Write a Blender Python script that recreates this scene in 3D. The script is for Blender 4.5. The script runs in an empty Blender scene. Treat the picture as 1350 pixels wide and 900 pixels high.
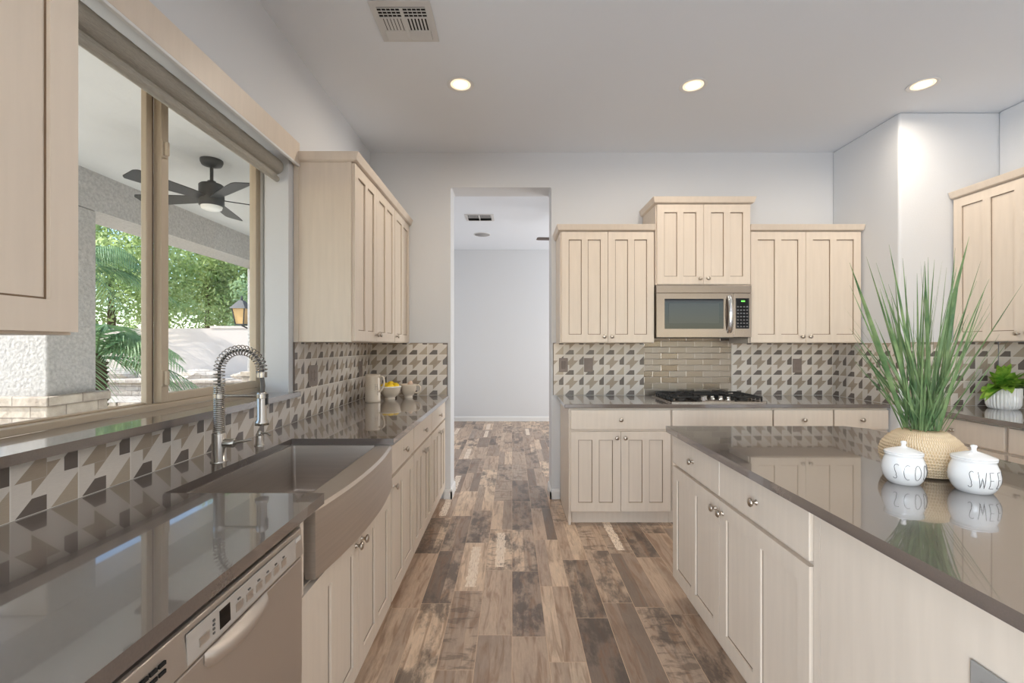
import bpy, bmesh, math, random
from mathutils import Vector, Matrix

random.seed(7)
PI = math.pi
R = math.radians
C = bpy.context.scene.collection
SC = bpy.context.scene

# ------------------------------------------------------------------ camera
EYE = 1.351
cam = bpy.data.cameras.new('camera')
cam.sensor_width = 36.0
cam.lens = 16.0                       # 600 px focal length on a 1350 px wide frame
cam.shift_y = 5.0 / 1350.0
cam.clip_start = 0.02
cam.clip_end = 300
camo = bpy.data.objects.new('camera', cam)
C.objects.link(camo)
camo.location = (0, 0, EYE)
camo.rotation_euler = (R(90), 0, 0)
SC.camera = camo

# ------------------------------------------------------------------ exposure
SC.view_settings.view_transform = 'Standard'
SC.view_settings.look = 'None'
SC.view_settings.exposure = 0.0
SC.view_settings.gamma = 1.0
SC.view_settings.use_curve_mapping = False
SC.cycles.use_denoising = True
SC.cycles.max_bounces = 10
SC.cycles.diffuse_bounces = 5
SC.cycles.sample_clamp_indirect = 6.0
SC.cycles.caustics_reflective = False
SC.cycles.caustics_refractive = False

# ------------------------------------------------------------------ sky, sun, fill lamps
wld = bpy.data.worlds.new('sky')
SC.world = wld
wld.use_nodes = True
wn = wld.node_tree.nodes
wl = wld.node_tree.links
bg = wn['Background']
sky = wn.new('ShaderNodeTexSky')
sky.sky_type = 'NISHITA'
sky.sun_disc = False
sky.sun_elevation = R(42)
sky.sun_rotation = R(200)
sky.air_density = 1.0
sky.dust_density = 0.6
wl.new(sky.outputs[0], bg.inputs[0])
bg.inputs[1].default_value = 0.42

def light(name, typ, loc, rot, energy, color=(1, 1, 1), **kw):
    l = bpy.data.lights.new(name, typ)
    l.energy = energy
    l.color = color
    for k, v in kw.items():
        setattr(l, k, v)
    o = bpy.data.objects.new(name, l)
    C.objects.link(o)
    o.location = loc
    o.rotation_euler = rot
    return o

sun = light('sun', 'SUN', (-8, -6, 8), (0, 0, 0), 7.5, (1.0, 0.96, 0.9), angle=R(0.6))
sun.rotation_euler = Vector((0.72, 0.24, -0.66)).to_track_quat('-Z', 'Y').to_euler()

# added fill lamps in made-up openings behind the camera; the next room's window light
FILL_BACK = [(-0.8, 2.4), (3.2, 5.8)]  # unseen back openings, placed to suit the fill light
for (a, b), power in zip(FILL_BACK, (360, 170)):
    light('daylight_fill', 'AREA', ((a + b) / 2, -4.60, 1.35), (R(90), 0, PI), power, (0.96, 0.985, 1.0),
          shape='RECTANGLE', size=b - a, size_y=2.3)
light('daylight_fill', 'AREA', (6.9, 0.6, 1.5), (0, R(90), 0), 50, (1.0, 0.96, 0.92), shape='RECTANGLE', size=2.2, size_y=3.0)  # added fill from the unseen east side
light('daylight_fill', 'AREA', (3.4, 6.4, 1.3), (0, R(90), 0), 115, (1.0, 0.99, 0.97), shape='RECTANGLE', size=2.0, size_y=2.0)

light('daylight_fill', 'AREA', (-1.40, -2.5, 1.15), (0, -R(90), 0), 270, (0.78, 0.89, 1.0), shape='RECTANGLE', size=2.1, size_y=2.8)  # added cool fill for the island front, at a made-up side opening
CAN_W = 8.5

# ------------------------------------------------------------------ helpers
def lin(r, g, b):
    def f(c):
        c /= 255.0
        return c / 12.92 if c <= 0.04045 else ((c + 0.055) / 1.055) ** 2.4
    return (f(r), f(g), f(b), 1.0)

MATS = {}
def mat(name, col, rough=0.5, metal=0.0, spec=0.5, bump=0.0, bscale=60.0, stretch=None, var=0.0, vscale=4.0, **kw):
    m = bpy.data.materials.new(name)
    m.use_nodes = True
    nt = m.node_tree
    b = nt.nodes['Principled BSDF']
    b.inputs['Base Color'].default_value = col
    b.inputs['Roughness'].default_value = rough
    b.inputs['Metallic'].default_value = metal
    b.inputs['Specular IOR Level'].default_value = spec
    for k, v in kw.items():
        b.inputs[k].default_value = v
    tc = None
    if bump or var:
        tc = nt.nodes.new('ShaderNodeTexCoord')
        mp = nt.nodes.new('ShaderNodeMapping')
        nt.links.new(tc.outputs['Object'], mp.inputs[0])
        if stretch:
            mp.inputs['Scale'].default_value = stretch
    if bump:
        n = nt.nodes.new('ShaderNodeTexNoise')
        n.inputs['Scale'].default_value = bscale
        n.inputs['Detail'].default_value = 5
        nt.links.new(mp.outputs[0], n.inputs[0])
        bp = nt.nodes.new('ShaderNodeBump')
        bp.inputs['Strength'].default_value = bump
        bp.inputs['Distance'].default_value = 0.01
        nt.links.new(n.outputs[0], bp.inputs['Height'])
        nt.links.new(bp.outputs[0], b.inputs['Normal'])
    if var:
        n2 = nt.nodes.new('ShaderNodeTexNoise')
        n2.inputs['Scale'].default_value = vscale
        n2.inputs['Detail'].default_value = 4
        nt.links.new(mp.outputs[0], n2.inputs[0])
        mr = nt.nodes.new('ShaderNodeMapRange')
        mr.inputs['From Min'].default_value = 0.3
        mr.inputs['From Max'].default_value = 0.7
        mr.inputs['To Min'].default_value = 1 - var
        mr.inputs['To Max'].default_value = 1 + var
        nt.links.new(n2.outputs[0], mr.inputs[0])
        mx = nt.nodes.new('ShaderNodeVectorMath')
        mx.operation = 'SCALE'
        mx.inputs[0].default_value = col[:3]
        nt.links.new(mr.outputs[0], mx.inputs['Scale'])
        nt.links.new(mx.outputs[0], b.inputs['Base Color'])
    MATS[name] = m
    return m

class NT:
    """tiny helper to write shader maths"""
    def __init__(s, m):
        s.nt = m.node_tree
    def node(s, t):
        return s.nt.nodes.new(t)
    def put(s, sock, v):
        if isinstance(v, (int, float)):
            sock.default_value = v
        elif isinstance(v, (tuple, list)):
            sock.default_value = v
        else:
            s.nt.links.new(v, sock)
    def m(s, op, a, b=0.0, c=0.0):
        n = s.node('ShaderNodeMath')
        n.operation = op
        s.put(n.inputs[0], a); s.put(n.inputs[1], b); s.put(n.inputs[2], c)
        return n.outputs[0]
    def gt(s, a, b): return s.m('GREATER_THAN', a, b)
    def lt(s, a, b): return s.m('LESS_THAN', a, b)
    def all(s, *a):
        r = a[0]
        for x in a[1:]:
            r = s.m('MULTIPLY', r, x)
        return r
    def any(s, *a):
        r = a[0]
        for x in a[1:]:
            r = s.m('MAXIMUM', r, x)
        return r
    def mix(s, f, a, b, mode='MIX'):
        n = s.node('ShaderNodeMix')
        n.data_type = 'RGBA'
        n.blend_type = mode
        n.clamp_factor = True
        s.put(n.inputs[0], f); s.put(n.inputs[6], a); s.put(n.inputs[7], b)
        return n.outputs[2]
    def comb(s, x, y, z=0.0):
        n = s.node('ShaderNodeCombineXYZ')
        s.put(n.inputs[0], x); s.put(n.inputs[1], y); s.put(n.inputs[2], z)
        return n.outputs[0]
    def white(s, v):
        n = s.node('ShaderNodeTexWhiteNoise')
        n.noise_dimensions = '3D'
        s.put(n.inputs['Vector'], v)
        return n.outputs
    def noise(s, v, scale, detail=4, rough=0.5, dist=0.0):
        n = s.node('ShaderNodeTexNoise')
        s.put(n.inputs['Vector'], v)
        n.inputs['Scale'].default_value = scale
        n.inputs['Detail'].default_value = detail
        n.inputs['Roughness'].default_value = rough
        n.inputs['Distortion'].default_value = dist
        return n.outputs[0]
    def ramp(s, f, stops, interp='LINEAR'):
        n = s.node('ShaderNodeValToRGB')
        s.put(n.inputs[0], f)
        cr = n.color_ramp
        cr.interpolation = interp
        while len(cr.elements) > 1:
            cr.elements.remove(cr.elements[-1])
        cr.elements[0].position = stops[0][0]
        cr.elements[0].color = stops[0][1]
        for p, c in stops[1:]:
            e = cr.elements.new(p)
            e.color = c
        return n.outputs[0]
    def smooth(s, x, a, b):
        n = s.node('ShaderNodeMapRange')
        n.interpolation_type = 'SMOOTHSTEP'
        s.put(n.inputs[0], x)
        n.inputs[1].default_value = a
        n.inputs[2].default_value = b
        return n.outputs[0]
    def objxyz(s):
        tc = s.node('ShaderNodeTexCoord')
        sp = s.node('ShaderNodeSeparateXYZ')
        s.nt.links.new(tc.outputs['Object'], sp.inputs[0])
        return tc.outputs['Object'], sp.outputs[0], sp.outputs[1], sp.outputs[2]

def newmat(name, rough=0.5, metal=0.0, spec=0.5):
    m = bpy.data.materials.new(name)
    m.use_nodes = True
    b = m.node_tree.nodes['Principled BSDF']
    b.inputs['Roughness'].default_value = rough
    b.inputs['Metallic'].default_value = metal
    b.inputs['Specular IOR Level'].default_value = spec
    MATS[name] = m
    return m, NT(m), b

class MB:
    def __init__(s):
        s.v = []; s.f = []; s.mi = []; s.sm = []
    def add(s, verts, faces, m=0, smooth=False):
        o = len(s.v)
        s.v += [tuple(p) for p in verts]
        for f in faces:
            s.f.append(tuple(i + o for i in f)); s.mi.append(m); s.sm.append(smooth)
        return s
    def box(s, x0, x1, y0, y1, z0, z1, m=0):
        v = [(x0, y0, z0), (x1, y0, z0), (x1, y1, z0), (x0, y1, z0), (x0, y0, z1), (x1, y0, z1), (x1, y1, z1), (x0, y1, z1)]
        return s.add(v, [(0, 3, 2, 1), (4, 5, 6, 7), (0, 1, 5, 4), (1, 2, 6, 5), (2, 3, 7, 6), (3, 0, 4, 7)], m)
    def prism(s, poly, a0, a1, axis='z', m=0, smooth=False):
        n = len(poly)
        def P(p, a):
            if axis == 'z': return (p[0], p[1], a)
            if axis == 'x': return (a, p[0], p[1])
            return (p[0], a, p[1])
        v = [P(p, a0) for p in poly] + [P(p, a1) for p in poly]
        s.add(v, [tuple(range(n))[::-1], tuple(range(n, 2 * n))], m)
        s.add(v, [(i, (i + 1) % n, n + (i + 1) % n, n + i) for i in range(n)], m, smooth)
        return s
    def lathe(s, prof, seg=24, c=(0, 0, 0), axis='z', m=0, smooth=True, sx=1.0, sy=1.0):
        v = []
        for r, h in prof:
            for k in range(seg):
                a = 2 * PI * k / seg
                x, y = r * math.cos(a) * sx, r * math.sin(a) * sy
                if axis == 'z': p = (x, y, h)
                elif axis == 'y': p = (x, h, -y)
                else: p = (h, x, y)
                v.append((p[0] + c[0], p[1] + c[1], p[2] + c[2]))
        f = []
        for i in range(len(prof) - 1):
            for k in range(seg):
                k2 = (k + 1) % seg
                f.append((i * seg + k, i * seg + k2, (i + 1) * seg + k2, (i + 1) * seg + k))
        s.add(v, f, m, smooth)
        n = len(prof)
        if prof[0][0] > 1e-5:
            s.add([v[k] for k in range(seg)], [tuple(range(seg))[::-1]], m)
        if prof[-1][0] > 1e-5:
            s.add([v[(n - 1) * seg + k] for k in range(seg)], [tuple(range(seg))], m)
        return s
    def tube(s, pts, r, seg=8, m=0, closed=False, flat=1.0):
        pts = [Vector(p) for p in pts]
        n = len(pts)
        rr = r if isinstance(r, (list, tuple)) else [r] * n
        v = []
        up = None
        for i, p in enumerate(pts):
            if closed:
                t = pts[(i + 1) % n] - pts[i - 1]
            else:
                t = pts[min(i + 1, n - 1)] - pts[max(i - 1, 0)]
            if t.length < 1e-9: t = Vector((0, 0, 1))
            t.normalize()
            if up is None:
                up = Vector((0, 0, 1)) if abs(t.z) < 0.9 else Vector((1, 0, 0))
            b = t.cross(up)
            if b.length < 1e-6:
                b = t.cross(Vector((0.3, 1, 0)))
            b.normalize()
            up = b.cross(t).normalized()
            for k in range(seg):
                a = 2 * PI * k / seg
                v.append(p + (b * math.cos(a) + up * math.sin(a) * flat) * rr[i])
        f = []
        for i in range(n if closed else n - 1):
            i2 = (i + 1) % n
            for k in range(seg):
                k2 = (k + 1) % seg
                f.append((i * seg + k, i * seg + k2, i2 * seg + k2, i2 * seg + k))
        s.add(v, f, m, True)
        if not closed:
            s.add(v[:seg], [tuple(range(seg))[::-1]], m)
            s.add(v[-seg:], [tuple(range(seg))], m)
        return s
    def build(s, name, mats, parent=None, loc=(0, 0, 0), rz=0.0, bevel=0.0, bseg=2):
        me = bpy.data.meshes.new(name)
        me.from_pydata([tuple(p) for p in s.v], [], s.f)
        if not isinstance(mats, (list, tuple)): mats = [mats]
        for m in mats:
            me.materials.append(MATS[m] if isinstance(m, str) else m)
        me.polygons.foreach_set('material_index', s.mi)
        me.polygons.foreach_set('use_smooth', s.sm)
        bm = bmesh.new(); bm.from_mesh(me)
        bmesh.ops.recalc_face_normals(bm, faces=bm.faces)
        bm.to_mesh(me); bm.free()
        me.update()
        o = bpy.data.objects.new(name, me)
        C.objects.link(o)
        o.location = loc
        o.rotation_euler = (0, 0, rz)
        if parent: o.parent = parent
        if bevel:
            bv = o.modifiers.new('edge', 'BEVEL')
            bv.width = bevel; bv.segments = bseg
            bv.limit_method = 'ANGLE'; bv.angle_limit = R(40)
        return o

def tag(o, label=None, cat=None, group=None, kind=None):
    if label: o['label'] = label
    if cat: o['category'] = cat
    if group: o['group'] = group
    if kind: o['kind'] = kind
    return o

def thing(name, label, cat, loc=(0, 0, 0), rz=0.0, group=None, kind=None):
    o = bpy.data.objects.new(name, None)
    o.empty_display_size = 0.05
    C.objects.link(o)
    o.location = loc
    o.rotation_euler = (0, 0, rz)
    return tag(o, label, cat, group, kind)

def copy_tree(o, parent=None):
    c = o.copy(); C.objects.link(c)
    if parent: c.parent = parent
    for ch in list(o.children): copy_tree(ch, c)
    return c

# ------------------------------------------------------------------ materials
mat('wall_paint', lin(214, 216, 219), 0.85, bump=0.06, bscale=120)
mat('ceiling_paint', lin(226, 231, 238), 0.9, bump=0.05, bscale=90)
mat('trim_white', lin(225, 226, 226), 0.45)
mat('cream_paint', lin(218, 205, 190), 0.42, var=0.03, vscale=5, stretch=(8, 8, 0.7))
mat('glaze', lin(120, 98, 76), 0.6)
mat('quartz', lin(100, 91, 86), 0.2, spec=0.9, var=0.06, vscale=260)
MATS['quartz'].node_tree.nodes['Principled BSDF'].inputs['Coat Weight'].default_value = 0.85
MATS['quartz'].node_tree.nodes['Principled BSDF'].inputs['Coat IOR'].default_value = 1.95
MATS['quartz'].node_tree.nodes['Principled BSDF'].inputs['Coat Roughness'].default_value = 0.03
mat('nickel', lin(190, 180, 168), 0.28, 1.0)
mat('chrome', lin(215, 215, 215), 0.12, 1.0)
mat('steel', lin(152, 140, 130), 0.27, 1.0, bump=0.02, bscale=40, stretch=(1, 1, 60))
mat('steel_sink', lin(198, 189, 180), 0.34, 0.85, bump=0.02, bscale=30, stretch=(1, 1, 40), var=0.05, vscale=3)
mat('steel_washer', lin(196, 187, 178), 0.38, 0.8, bump=0.02, bscale=40, stretch=(60, 60, 1))
mat('faucet_steel', lin(178, 174, 168), 0.26, 1.0)
mat('black_plastic', lin(18, 18, 19), 0.25)
mat('black_gap', lin(12, 11, 11), 0.8)
mat('black_glass', lin(10, 10, 11), 0.04, spec=0.5)
mat('cast_iron', lin(26, 25, 25), 0.45)
mat('grey_print', lin(96, 94, 92), 0.5)
mat('button_grey', lin(206, 203, 199), 0.4)
mat('key_grey', lin(112, 112, 112), 0.4)
mat('plate_mauve', lin(136, 122, 114), 0.4)
mat('plate_mauve_dark', lin(112, 99, 92), 0.4)
mat('plate_grey', lin(150, 147, 143), 0.4)
mat('window_vinyl', lin(196, 181, 160), 0.5)
mat('window_gasket', lin(120, 104, 90), 0.6)
mat('ceramic_white', lin(240, 238, 236), 0.12, spec=0.6)
mat('ceramic_cream', lin(224, 210, 192), 0.25)
mat('ink', lin(58, 54, 52), 0.5)
mat('lemon_skin', lin(240, 202, 30), 0.4, bump=0.15, bscale=150)
mat('stem_brown', lin(70, 46, 28), 0.7)
mat('egg_shell', lin(226, 196, 172), 0.45)
mat('fan_black', lin(38, 40, 43), 0.45)
mat('fan_brown', lin(74, 58, 50), 0.5)
mat('frosted', lin(235, 235, 232), 0.3)
mat('stucco', lin(182, 178, 174), 0.95, bump=1.0, bscale=40, var=0.16, vscale=45)
mat('patio_paint', lin(208, 208, 206), 0.9, bump=0.2, bscale=30, var=0.05, vscale=2)
mat('yard_wall_paint', lin(206, 194, 184), 0.95, bump=0.25, bscale=30)
mat('concrete', lin(214, 208, 198), 0.85, bump=0.2, bscale=8, var=0.08, vscale=2)
mat('gravel', lin(186, 168, 148), 0.95, bump=0.7, bscale=40, var=0.15, vscale=30)
mat('bark', lin(86, 66, 52), 0.95, bump=1.0, bscale=14)
mat('roof_tile', lin(150, 126, 110), 0.9, bump=0.5, bscale=12)
mat('lamp_glass', lin(216, 178, 122), 0.2)
mat('shade_fabric', lin(176, 172, 162), 0.9, bump=0.6, bscale=14, stretch=(30, 1, 30), var=0.2, vscale=40)
mat('speaker_grille', lin(158, 158, 158), 0.8)
mat('vent_white', lin(206, 206, 206), 0.5)
mat('terracotta', lin(176, 110, 80), 0.9)

def leaf_mat(name, c1, c2, transl=0.35, scale=3.0):
    m, n, b = newmat(name, 0.5)
    v, x, y, z = n.objxyz()
    f = n.noise(v, scale, 3)
    col = n.ramp(f, [(0.35, c1), (0.65, c2)])
    n.put(b.inputs['Base Color'], col)
    t = n.node('ShaderNodeBsdfTranslucent')
    n.put(t.inputs[0], col)
    ms = n.node('ShaderNodeMixShader')
    ms.inputs[0].default_value = transl
    out = [k for k in m.node_tree.nodes if k.type == 'OUTPUT_MATERIAL'][0]
    m.node_tree.links.new(b.outputs[0], ms.inputs[1])
    m.node_tree.links.new(t.outputs[0], ms.inputs[2])
    m.node_tree.links.new(ms.outputs[0], out.inputs[0])
    return m
leaf_mat('leaf_tree', lin(132, 160, 92), lin(200, 214, 150), 0.5, 1.2)
leaf_mat('leaf_tree_dark', lin(96, 128, 92), lin(158, 182, 132), 0.45, 1.2)
leaf_mat('leaf_palm', lin(84, 122, 82), lin(146, 174, 122), 0.4, 3)
leaf_mat('leaf_grass', lin(76, 110, 68), lin(136, 158, 108), 0.15, 14)
leaf_mat('leaf_bright', lin(96, 156, 48), lin(172, 208, 88), 0.35, 22)

# glass: clear with mirror reflection
gm = bpy.data.materials.new('clear_glass'); gm.use_nodes = True
g = gm.node_tree; g.nodes.clear()
go = g.nodes.new('ShaderNodeOutputMaterial'); gmx = g.nodes.new('ShaderNodeMixShader')
gt = g.nodes.new('ShaderNodeBsdfTransparent'); gg = g.nodes.new('ShaderNodeBsdfGlossy')
gf = g.nodes.new('ShaderNodeFresnel')
gge = g.nodes.new('ShaderNodeNewGeometry'); gmr = g.nodes.new('ShaderNodeMapRange')
gmr.inputs['To Min'].default_value = 1.28; gmr.inputs['To Max'].default_value = 1 / 1.28
g.links.new(gge.outputs['Backfacing'], gmr.inputs[0]); g.links.new(gmr.outputs[0], gf.inputs[0])
gt.inputs[0].default_value = (0.97, 0.985, 0.98, 1); gg.inputs['Roughness'].default_value = 0.0
g.links.new(gf.outputs[0], gmx.inputs[0]); g.links.new(gt.outputs[0], gmx.inputs[1])
g.links.new(gg.outputs[0], gmx.inputs[2]); g.links.new(gmx.outputs[0], go.inputs[0])
MATS['clear_glass'] = gm

def emit(name, col, strength):
    m = bpy.data.materials.new(name); m.use_nodes = True
    b = m.node_tree.nodes['Principled BSDF']
    b.inputs['Base Color'].default_value = col
    b.inputs['Emission Color'].default_value = col
    b.inputs['Emission Strength'].default_value = strength
    MATS[name] = m
emit('lamp_lens', (1.0, 0.80, 0.55, 1), 1.0)
emit('lamp_bulb', (1.0, 0.93, 0.80, 1), 6.0)
emit('green_digits', (0.15, 0.9, 0.1, 1), 0.9)

# patterned backsplash tile
TP = 0.1775
def tile_material():
    m, n, b = newmat('pattern_tile', 0.28)
    v, x, y, z = n.objxyz()
    sx, sz = n.m('DIVIDE', x, TP), n.m('DIVIDE', z, TP)
    u, w = n.m('FRACT', sx), n.m('FRACT', sz)
    cell = n.comb(n.m('FLOOR', sx), n.m('FLOOR', sz))
    rnd = n.white(cell)[0]
    ul = n.all(n.gt(w, 0.5), n.lt(u, 0.5), n.lt(w, n.m('ADD', u, 0.45)))
    ur = n.all(n.gt(u, 0.499), n.lt(w, 0.715), n.gt(w, u))
    ll = n.all(n.gt(u, 0.28), n.lt(u, 0.501), n.lt(w, 0.501), n.gt(w, u))
    hound = n.any(ul, ur, ll)
    tri = n.all(n.gt(u, 0.55), n.lt(w, n.m('SUBTRACT', u, 0.55)))
    d1 = n.all(n.gt(u, 0.765), n.gt(w, 0.51), n.lt(w, n.m('SUBTRACT', u, 0.04)))
    d2 = n.all(n.lt(w, 0.235), n.lt(u, 0.5), n.gt(u, n.m('ADD', w, 0.05)))
    grain = n.noise(n.comb(n.m('MULTIPLY', x, 6.0), y, n.m('MULTIPLY', z, 60.0)), 9, 3)
    vary = n.m('ADD', 0.80, n.m('ADD', n.m('MULTIPLY', rnd, 0.16), n.m('MULTIPLY', grain, 0.22)))
    base = n.mix(n.any(hound), lin(219, 211, 202), lin(168, 153, 136))
    base = n.mix(tri, base, lin(180, 166, 148))
    base = n.mix(n.any(d1, d2), base, lin(110, 101, 95))
    vm = n.node('ShaderNodeVectorMath'); vm.operation = 'SCALE'
    n.put(vm.inputs[0], base); n.put(vm.inputs['Scale'], vary)
    gx = n.m('ABSOLUTE', n.m('SUBTRACT', u, 0.5)); gz = n.m('ABSOLUTE', n.m('SUBTRACT', w, 0.5))
    gr = n.gt(n.m('MAXIMUM', gx, gz), 0.490)
    h1 = n.lt(n.m('MINIMUM', gx, gz), 0.004)
    col = n.mix(gr, vm.outputs[0], lin(226, 220, 212))
    col = n.mix(n.m('MULTIPLY', h1, 0.35), col, lin(214, 206, 198))
    n.put(b.inputs['Base Color'], col)
    n.put(b.inputs['Roughness'], n.m('ADD', 0.26, n.m('MULTIPLY', gr, 0.5)))
tile_material()

def brick_steel():
    m, n, b = newmat('steel_brick', 0.3, 1.0)
    v, x, y, z = n.objxyz()
    H, W = 0.053, 0.148
    rz_ = n.m('DIVIDE', z, H)
    row = n.m('FLOOR', rz_)
    off = n.m('MULTIPLY', n.m('MODULO', row, 2.0), 0.5)
    rx = n.m('ADD', n.m('DIVIDE', x, W), off)
    rnd = n.white(n.comb(n.m('FLOOR', rx), row))
    fx, fz = n.m('FRACT', rx), n.m('FRACT', rz_)
    dx = n.m('MULTIPLY', n.m('MINIMUM', fx, n.m('SUBTRACT', 1.0, fx)), W)
    dz = n.m('MULTIPLY', n.m('MINIMUM', fz, n.m('SUBTRACT', 1.0, fz)), H)
    d = n.m('MINIMUM', dx, dz)
    g_ = n.lt(d, 0.0013)
    col = n.mix(rnd[0], lin(116, 107, 98), lin(158, 149, 139))
    col = n.mix(g_, col, lin(176, 168, 158))
    n.put(b.inputs['Base Color'], col)
    n.put(b.inputs['Roughness'], n.m('ADD', 0.22, n.m('MULTIPLY', rnd[0], 0.2)))
    bp = n.node('ShaderNodeBump')
    bp.inputs['Strength'].default_value = 0.5; bp.inputs['Distance'].default_value = 0.002
    h = n.m('ADD', n.smooth(d, 0.0, 0.003), n.m('MULTIPLY', n.noise(n.comb(n.m('MULTIPLY', x, 4.0), 0.0, n.m('MULTIPLY', z, 120.0)), 20, 2), 0.15))
    # every brick sits a little out of plane
    h = n.m('ADD', h, n.m('MULTIPLY', n.m('SUBTRACT', rnd[0], 0.5), n.m('MULTIPLY', fx, 1.5)))
    n.put(bp.inputs['Height'], h)
    n.put(b.inputs['Normal'], bp.outputs[0])
brick_steel()

def floor_material():
    m, n, b = newmat('plank_tile', 0.34)
    v, x, y, z = n.objxyz()
    W, L = 0.1585, 0.61
    px = n.m('DIVIDE', x, W)
    ix = n.m('FLOOR', px)
    ro = n.white(n.comb(ix, 3.7))[0]
    py = n.m('ADD', n.m('DIVIDE', y, L), ro)
    iy = n.m('FLOOR', py)
    fx, fy = n.m('FRACT', px), n.m('FRACT', py)
    idv = n.comb(ix, iy)
    r1 = n.white(idv)
    r2 = n.white(n.comb(ix, iy, 5.3))
    r3 = n.white(n.comb(ix, iy, 9.1))
    # each tile is printed as one or two boards
    split = n.m('ADD', 0.38, n.m('MULTIPLY', r2[0], 0.3))
    strip = n.all(n.gt(fx, split), n.gt(r3[0], 0.35))
    rs = n.white(n.comb(ix, iy, n.m('ADD', 20.0, n.m('MULTIPLY', strip, 7.0))))[0]
    board = n.ramp(rs, [(0.0, lin(112, 98, 88)), (0.15, lin(146, 127, 112)), (0.32, lin(166, 146, 128)),
                        (0.5, lin(184, 160, 138)), (0.66, lin(156, 137, 122)), (0.8, lin(198, 175, 152)), (0.92, lin(210, 186, 160)), (1.0, lin(132, 122, 116))])
    shift = n.m('MULTIPLY', r1[0], 37.0)
    lo = n.comb(n.m('ADD', n.m('MULTIPLY', x, 1.0), shift), n.m('MULTIPLY', y, 0.12), n.m('MULTIPLY', strip, 3.0))
    grain = n.noise(lo, 120, 5, 0.6, 0.6)
    wide = n.noise(lo, 26, 3, 0.55, 1.2)
    blot = n.noise(n.comb(n.m('ADD', x, shift), n.m('MULTIPLY', y, 0.45), shift), 10.0, 6, 0.68, 0.15)
    cross = n.noise(n.comb(n.m('MULTIPLY', x, 0.35), n.m('ADD', y, shift), shift), 26.0, 4, 0.6, 0.5)
    col = n.mix(n.m('MULTIPLY', n.smooth(wide, 0.45, 0.68), 0.55), board, lin(118, 84, 58))
    # smoky dark planks
    dk = n.m('MULTIPLY', n.smooth(blot, 0.44, 0.62), n.m('ADD', 0.16, n.m('MULTIPLY', n.gt(r1[0], 0.68), 0.62)))
    col = n.mix(dk, col, lin(74, 66, 62))
    # saw marks across some boards
    sw = n.all(n.gt(r2[0], 0.78), n.smooth(cross, 0.5, 0.62))
    col = n.mix(n.m('MULTIPLY', sw, 0.55), col, lin(84, 72, 64))
    # rests of pale paint along the middle of a few planks
    edge = n.m('ADD', fx, n.m('MULTIPLY', n.m('SUBTRACT', n.noise(n.comb(n.m('ADD', n.m('MULTIPLY', x, 2.0), shift), y, 0.0), 22, 4, 0.7), 0.5), 0.3))
    paint = n.all(n.lt(r3[0], 0.13), n.gt(edge, 0.34), n.lt(edge, 0.70), n.gt(fy, 0.07), n.lt(fy, 0.90))
    col = n.mix(n.m('MULTIPLY', paint, n.smooth(n.noise(lo, 200, 3, 0.6), 0.35, 0.5)), col, lin(222, 206, 188))
    fine = n.m('ADD', 0.90, n.m('MULTIPLY', grain, 0.60))
    vm = n.node('ShaderNodeVectorMath'); vm.operation = 'SCALE'
    n.put(vm.inputs[0], col); n.put(vm.inputs['Scale'], fine)
    dx = n.m('MULTIPLY', n.m('MINIMUM', fx, n.m('SUBTRACT', 1.0, fx)), W)
    dy = n.m('MULTIPLY', n.m('MINIMUM', fy, n.m('SUBTRACT', 1.0, fy)), L)
    d = n.m('MINIMUM', dx, dy)
    gr = n.lt(d, 0.0013)
    col = n.mix(gr, vm.outputs[0], lin(206, 178, 150))
    n.put(b.inputs['Base Color'], col)
    n.put(b.inputs['Roughness'], n.m('ADD', 0.27, n.m('MULTIPLY', grain, 0.14)))
    bp = n.node('ShaderNodeBump')
    bp.inputs['Strength'].default_value = 0.25; bp.inputs['Distance'].default_value = 0.002
    n.put(bp.inputs['Height'], n.m('ADD', n.smooth(d, 0.0, 0.003), n.m('MULTIPLY', grain, 0.3)))
    n.put(b.inputs['Normal'], bp.outputs[0])
floor_material()

def stone_material():
    m, n, b = newmat('ledge_stone', 0.9)
    v, x, y, z = n.objxyz()
    bt = n.node('ShaderNodeTexBrick')
    n.put(bt.inputs['Vector'], n.comb(n.m('ADD', x, y), z))
    bt.inputs['Color1'].default_value = lin(196, 184, 168)
    bt.inputs['Color2'].default_value = lin(158, 146, 134)
    bt.inputs['Mortar'].default_value = lin(104, 94, 86)
    bt.inputs['Scale'].default_value = 1.0
    bt.inputs['Brick Width'].default_value = 0.26
    bt.inputs['Row Height'].default_value = 0.085
    bt.inputs['Mortar Size'].default_value = 0.004
    f = n.noise(v, 14, 5)
    n.put(b.inputs['Base Color'], n.mix(0.35, bt.outputs[0], n.ramp(f, [(0.3, lin(150, 132, 118)), (0.7, lin(220, 208, 192))])))
    bp = n.node('ShaderNodeBump'); bp.inputs['Strength'].default_value = 0.8; bp.inputs['Distance'].default_value = 0.02
    n.put(bp.inputs['Height'], n.m('ADD', bt.outputs[1], f)); bp.invert = True
    n.put(b.inputs['Normal'], bp.outputs[0])
stone_material()

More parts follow.
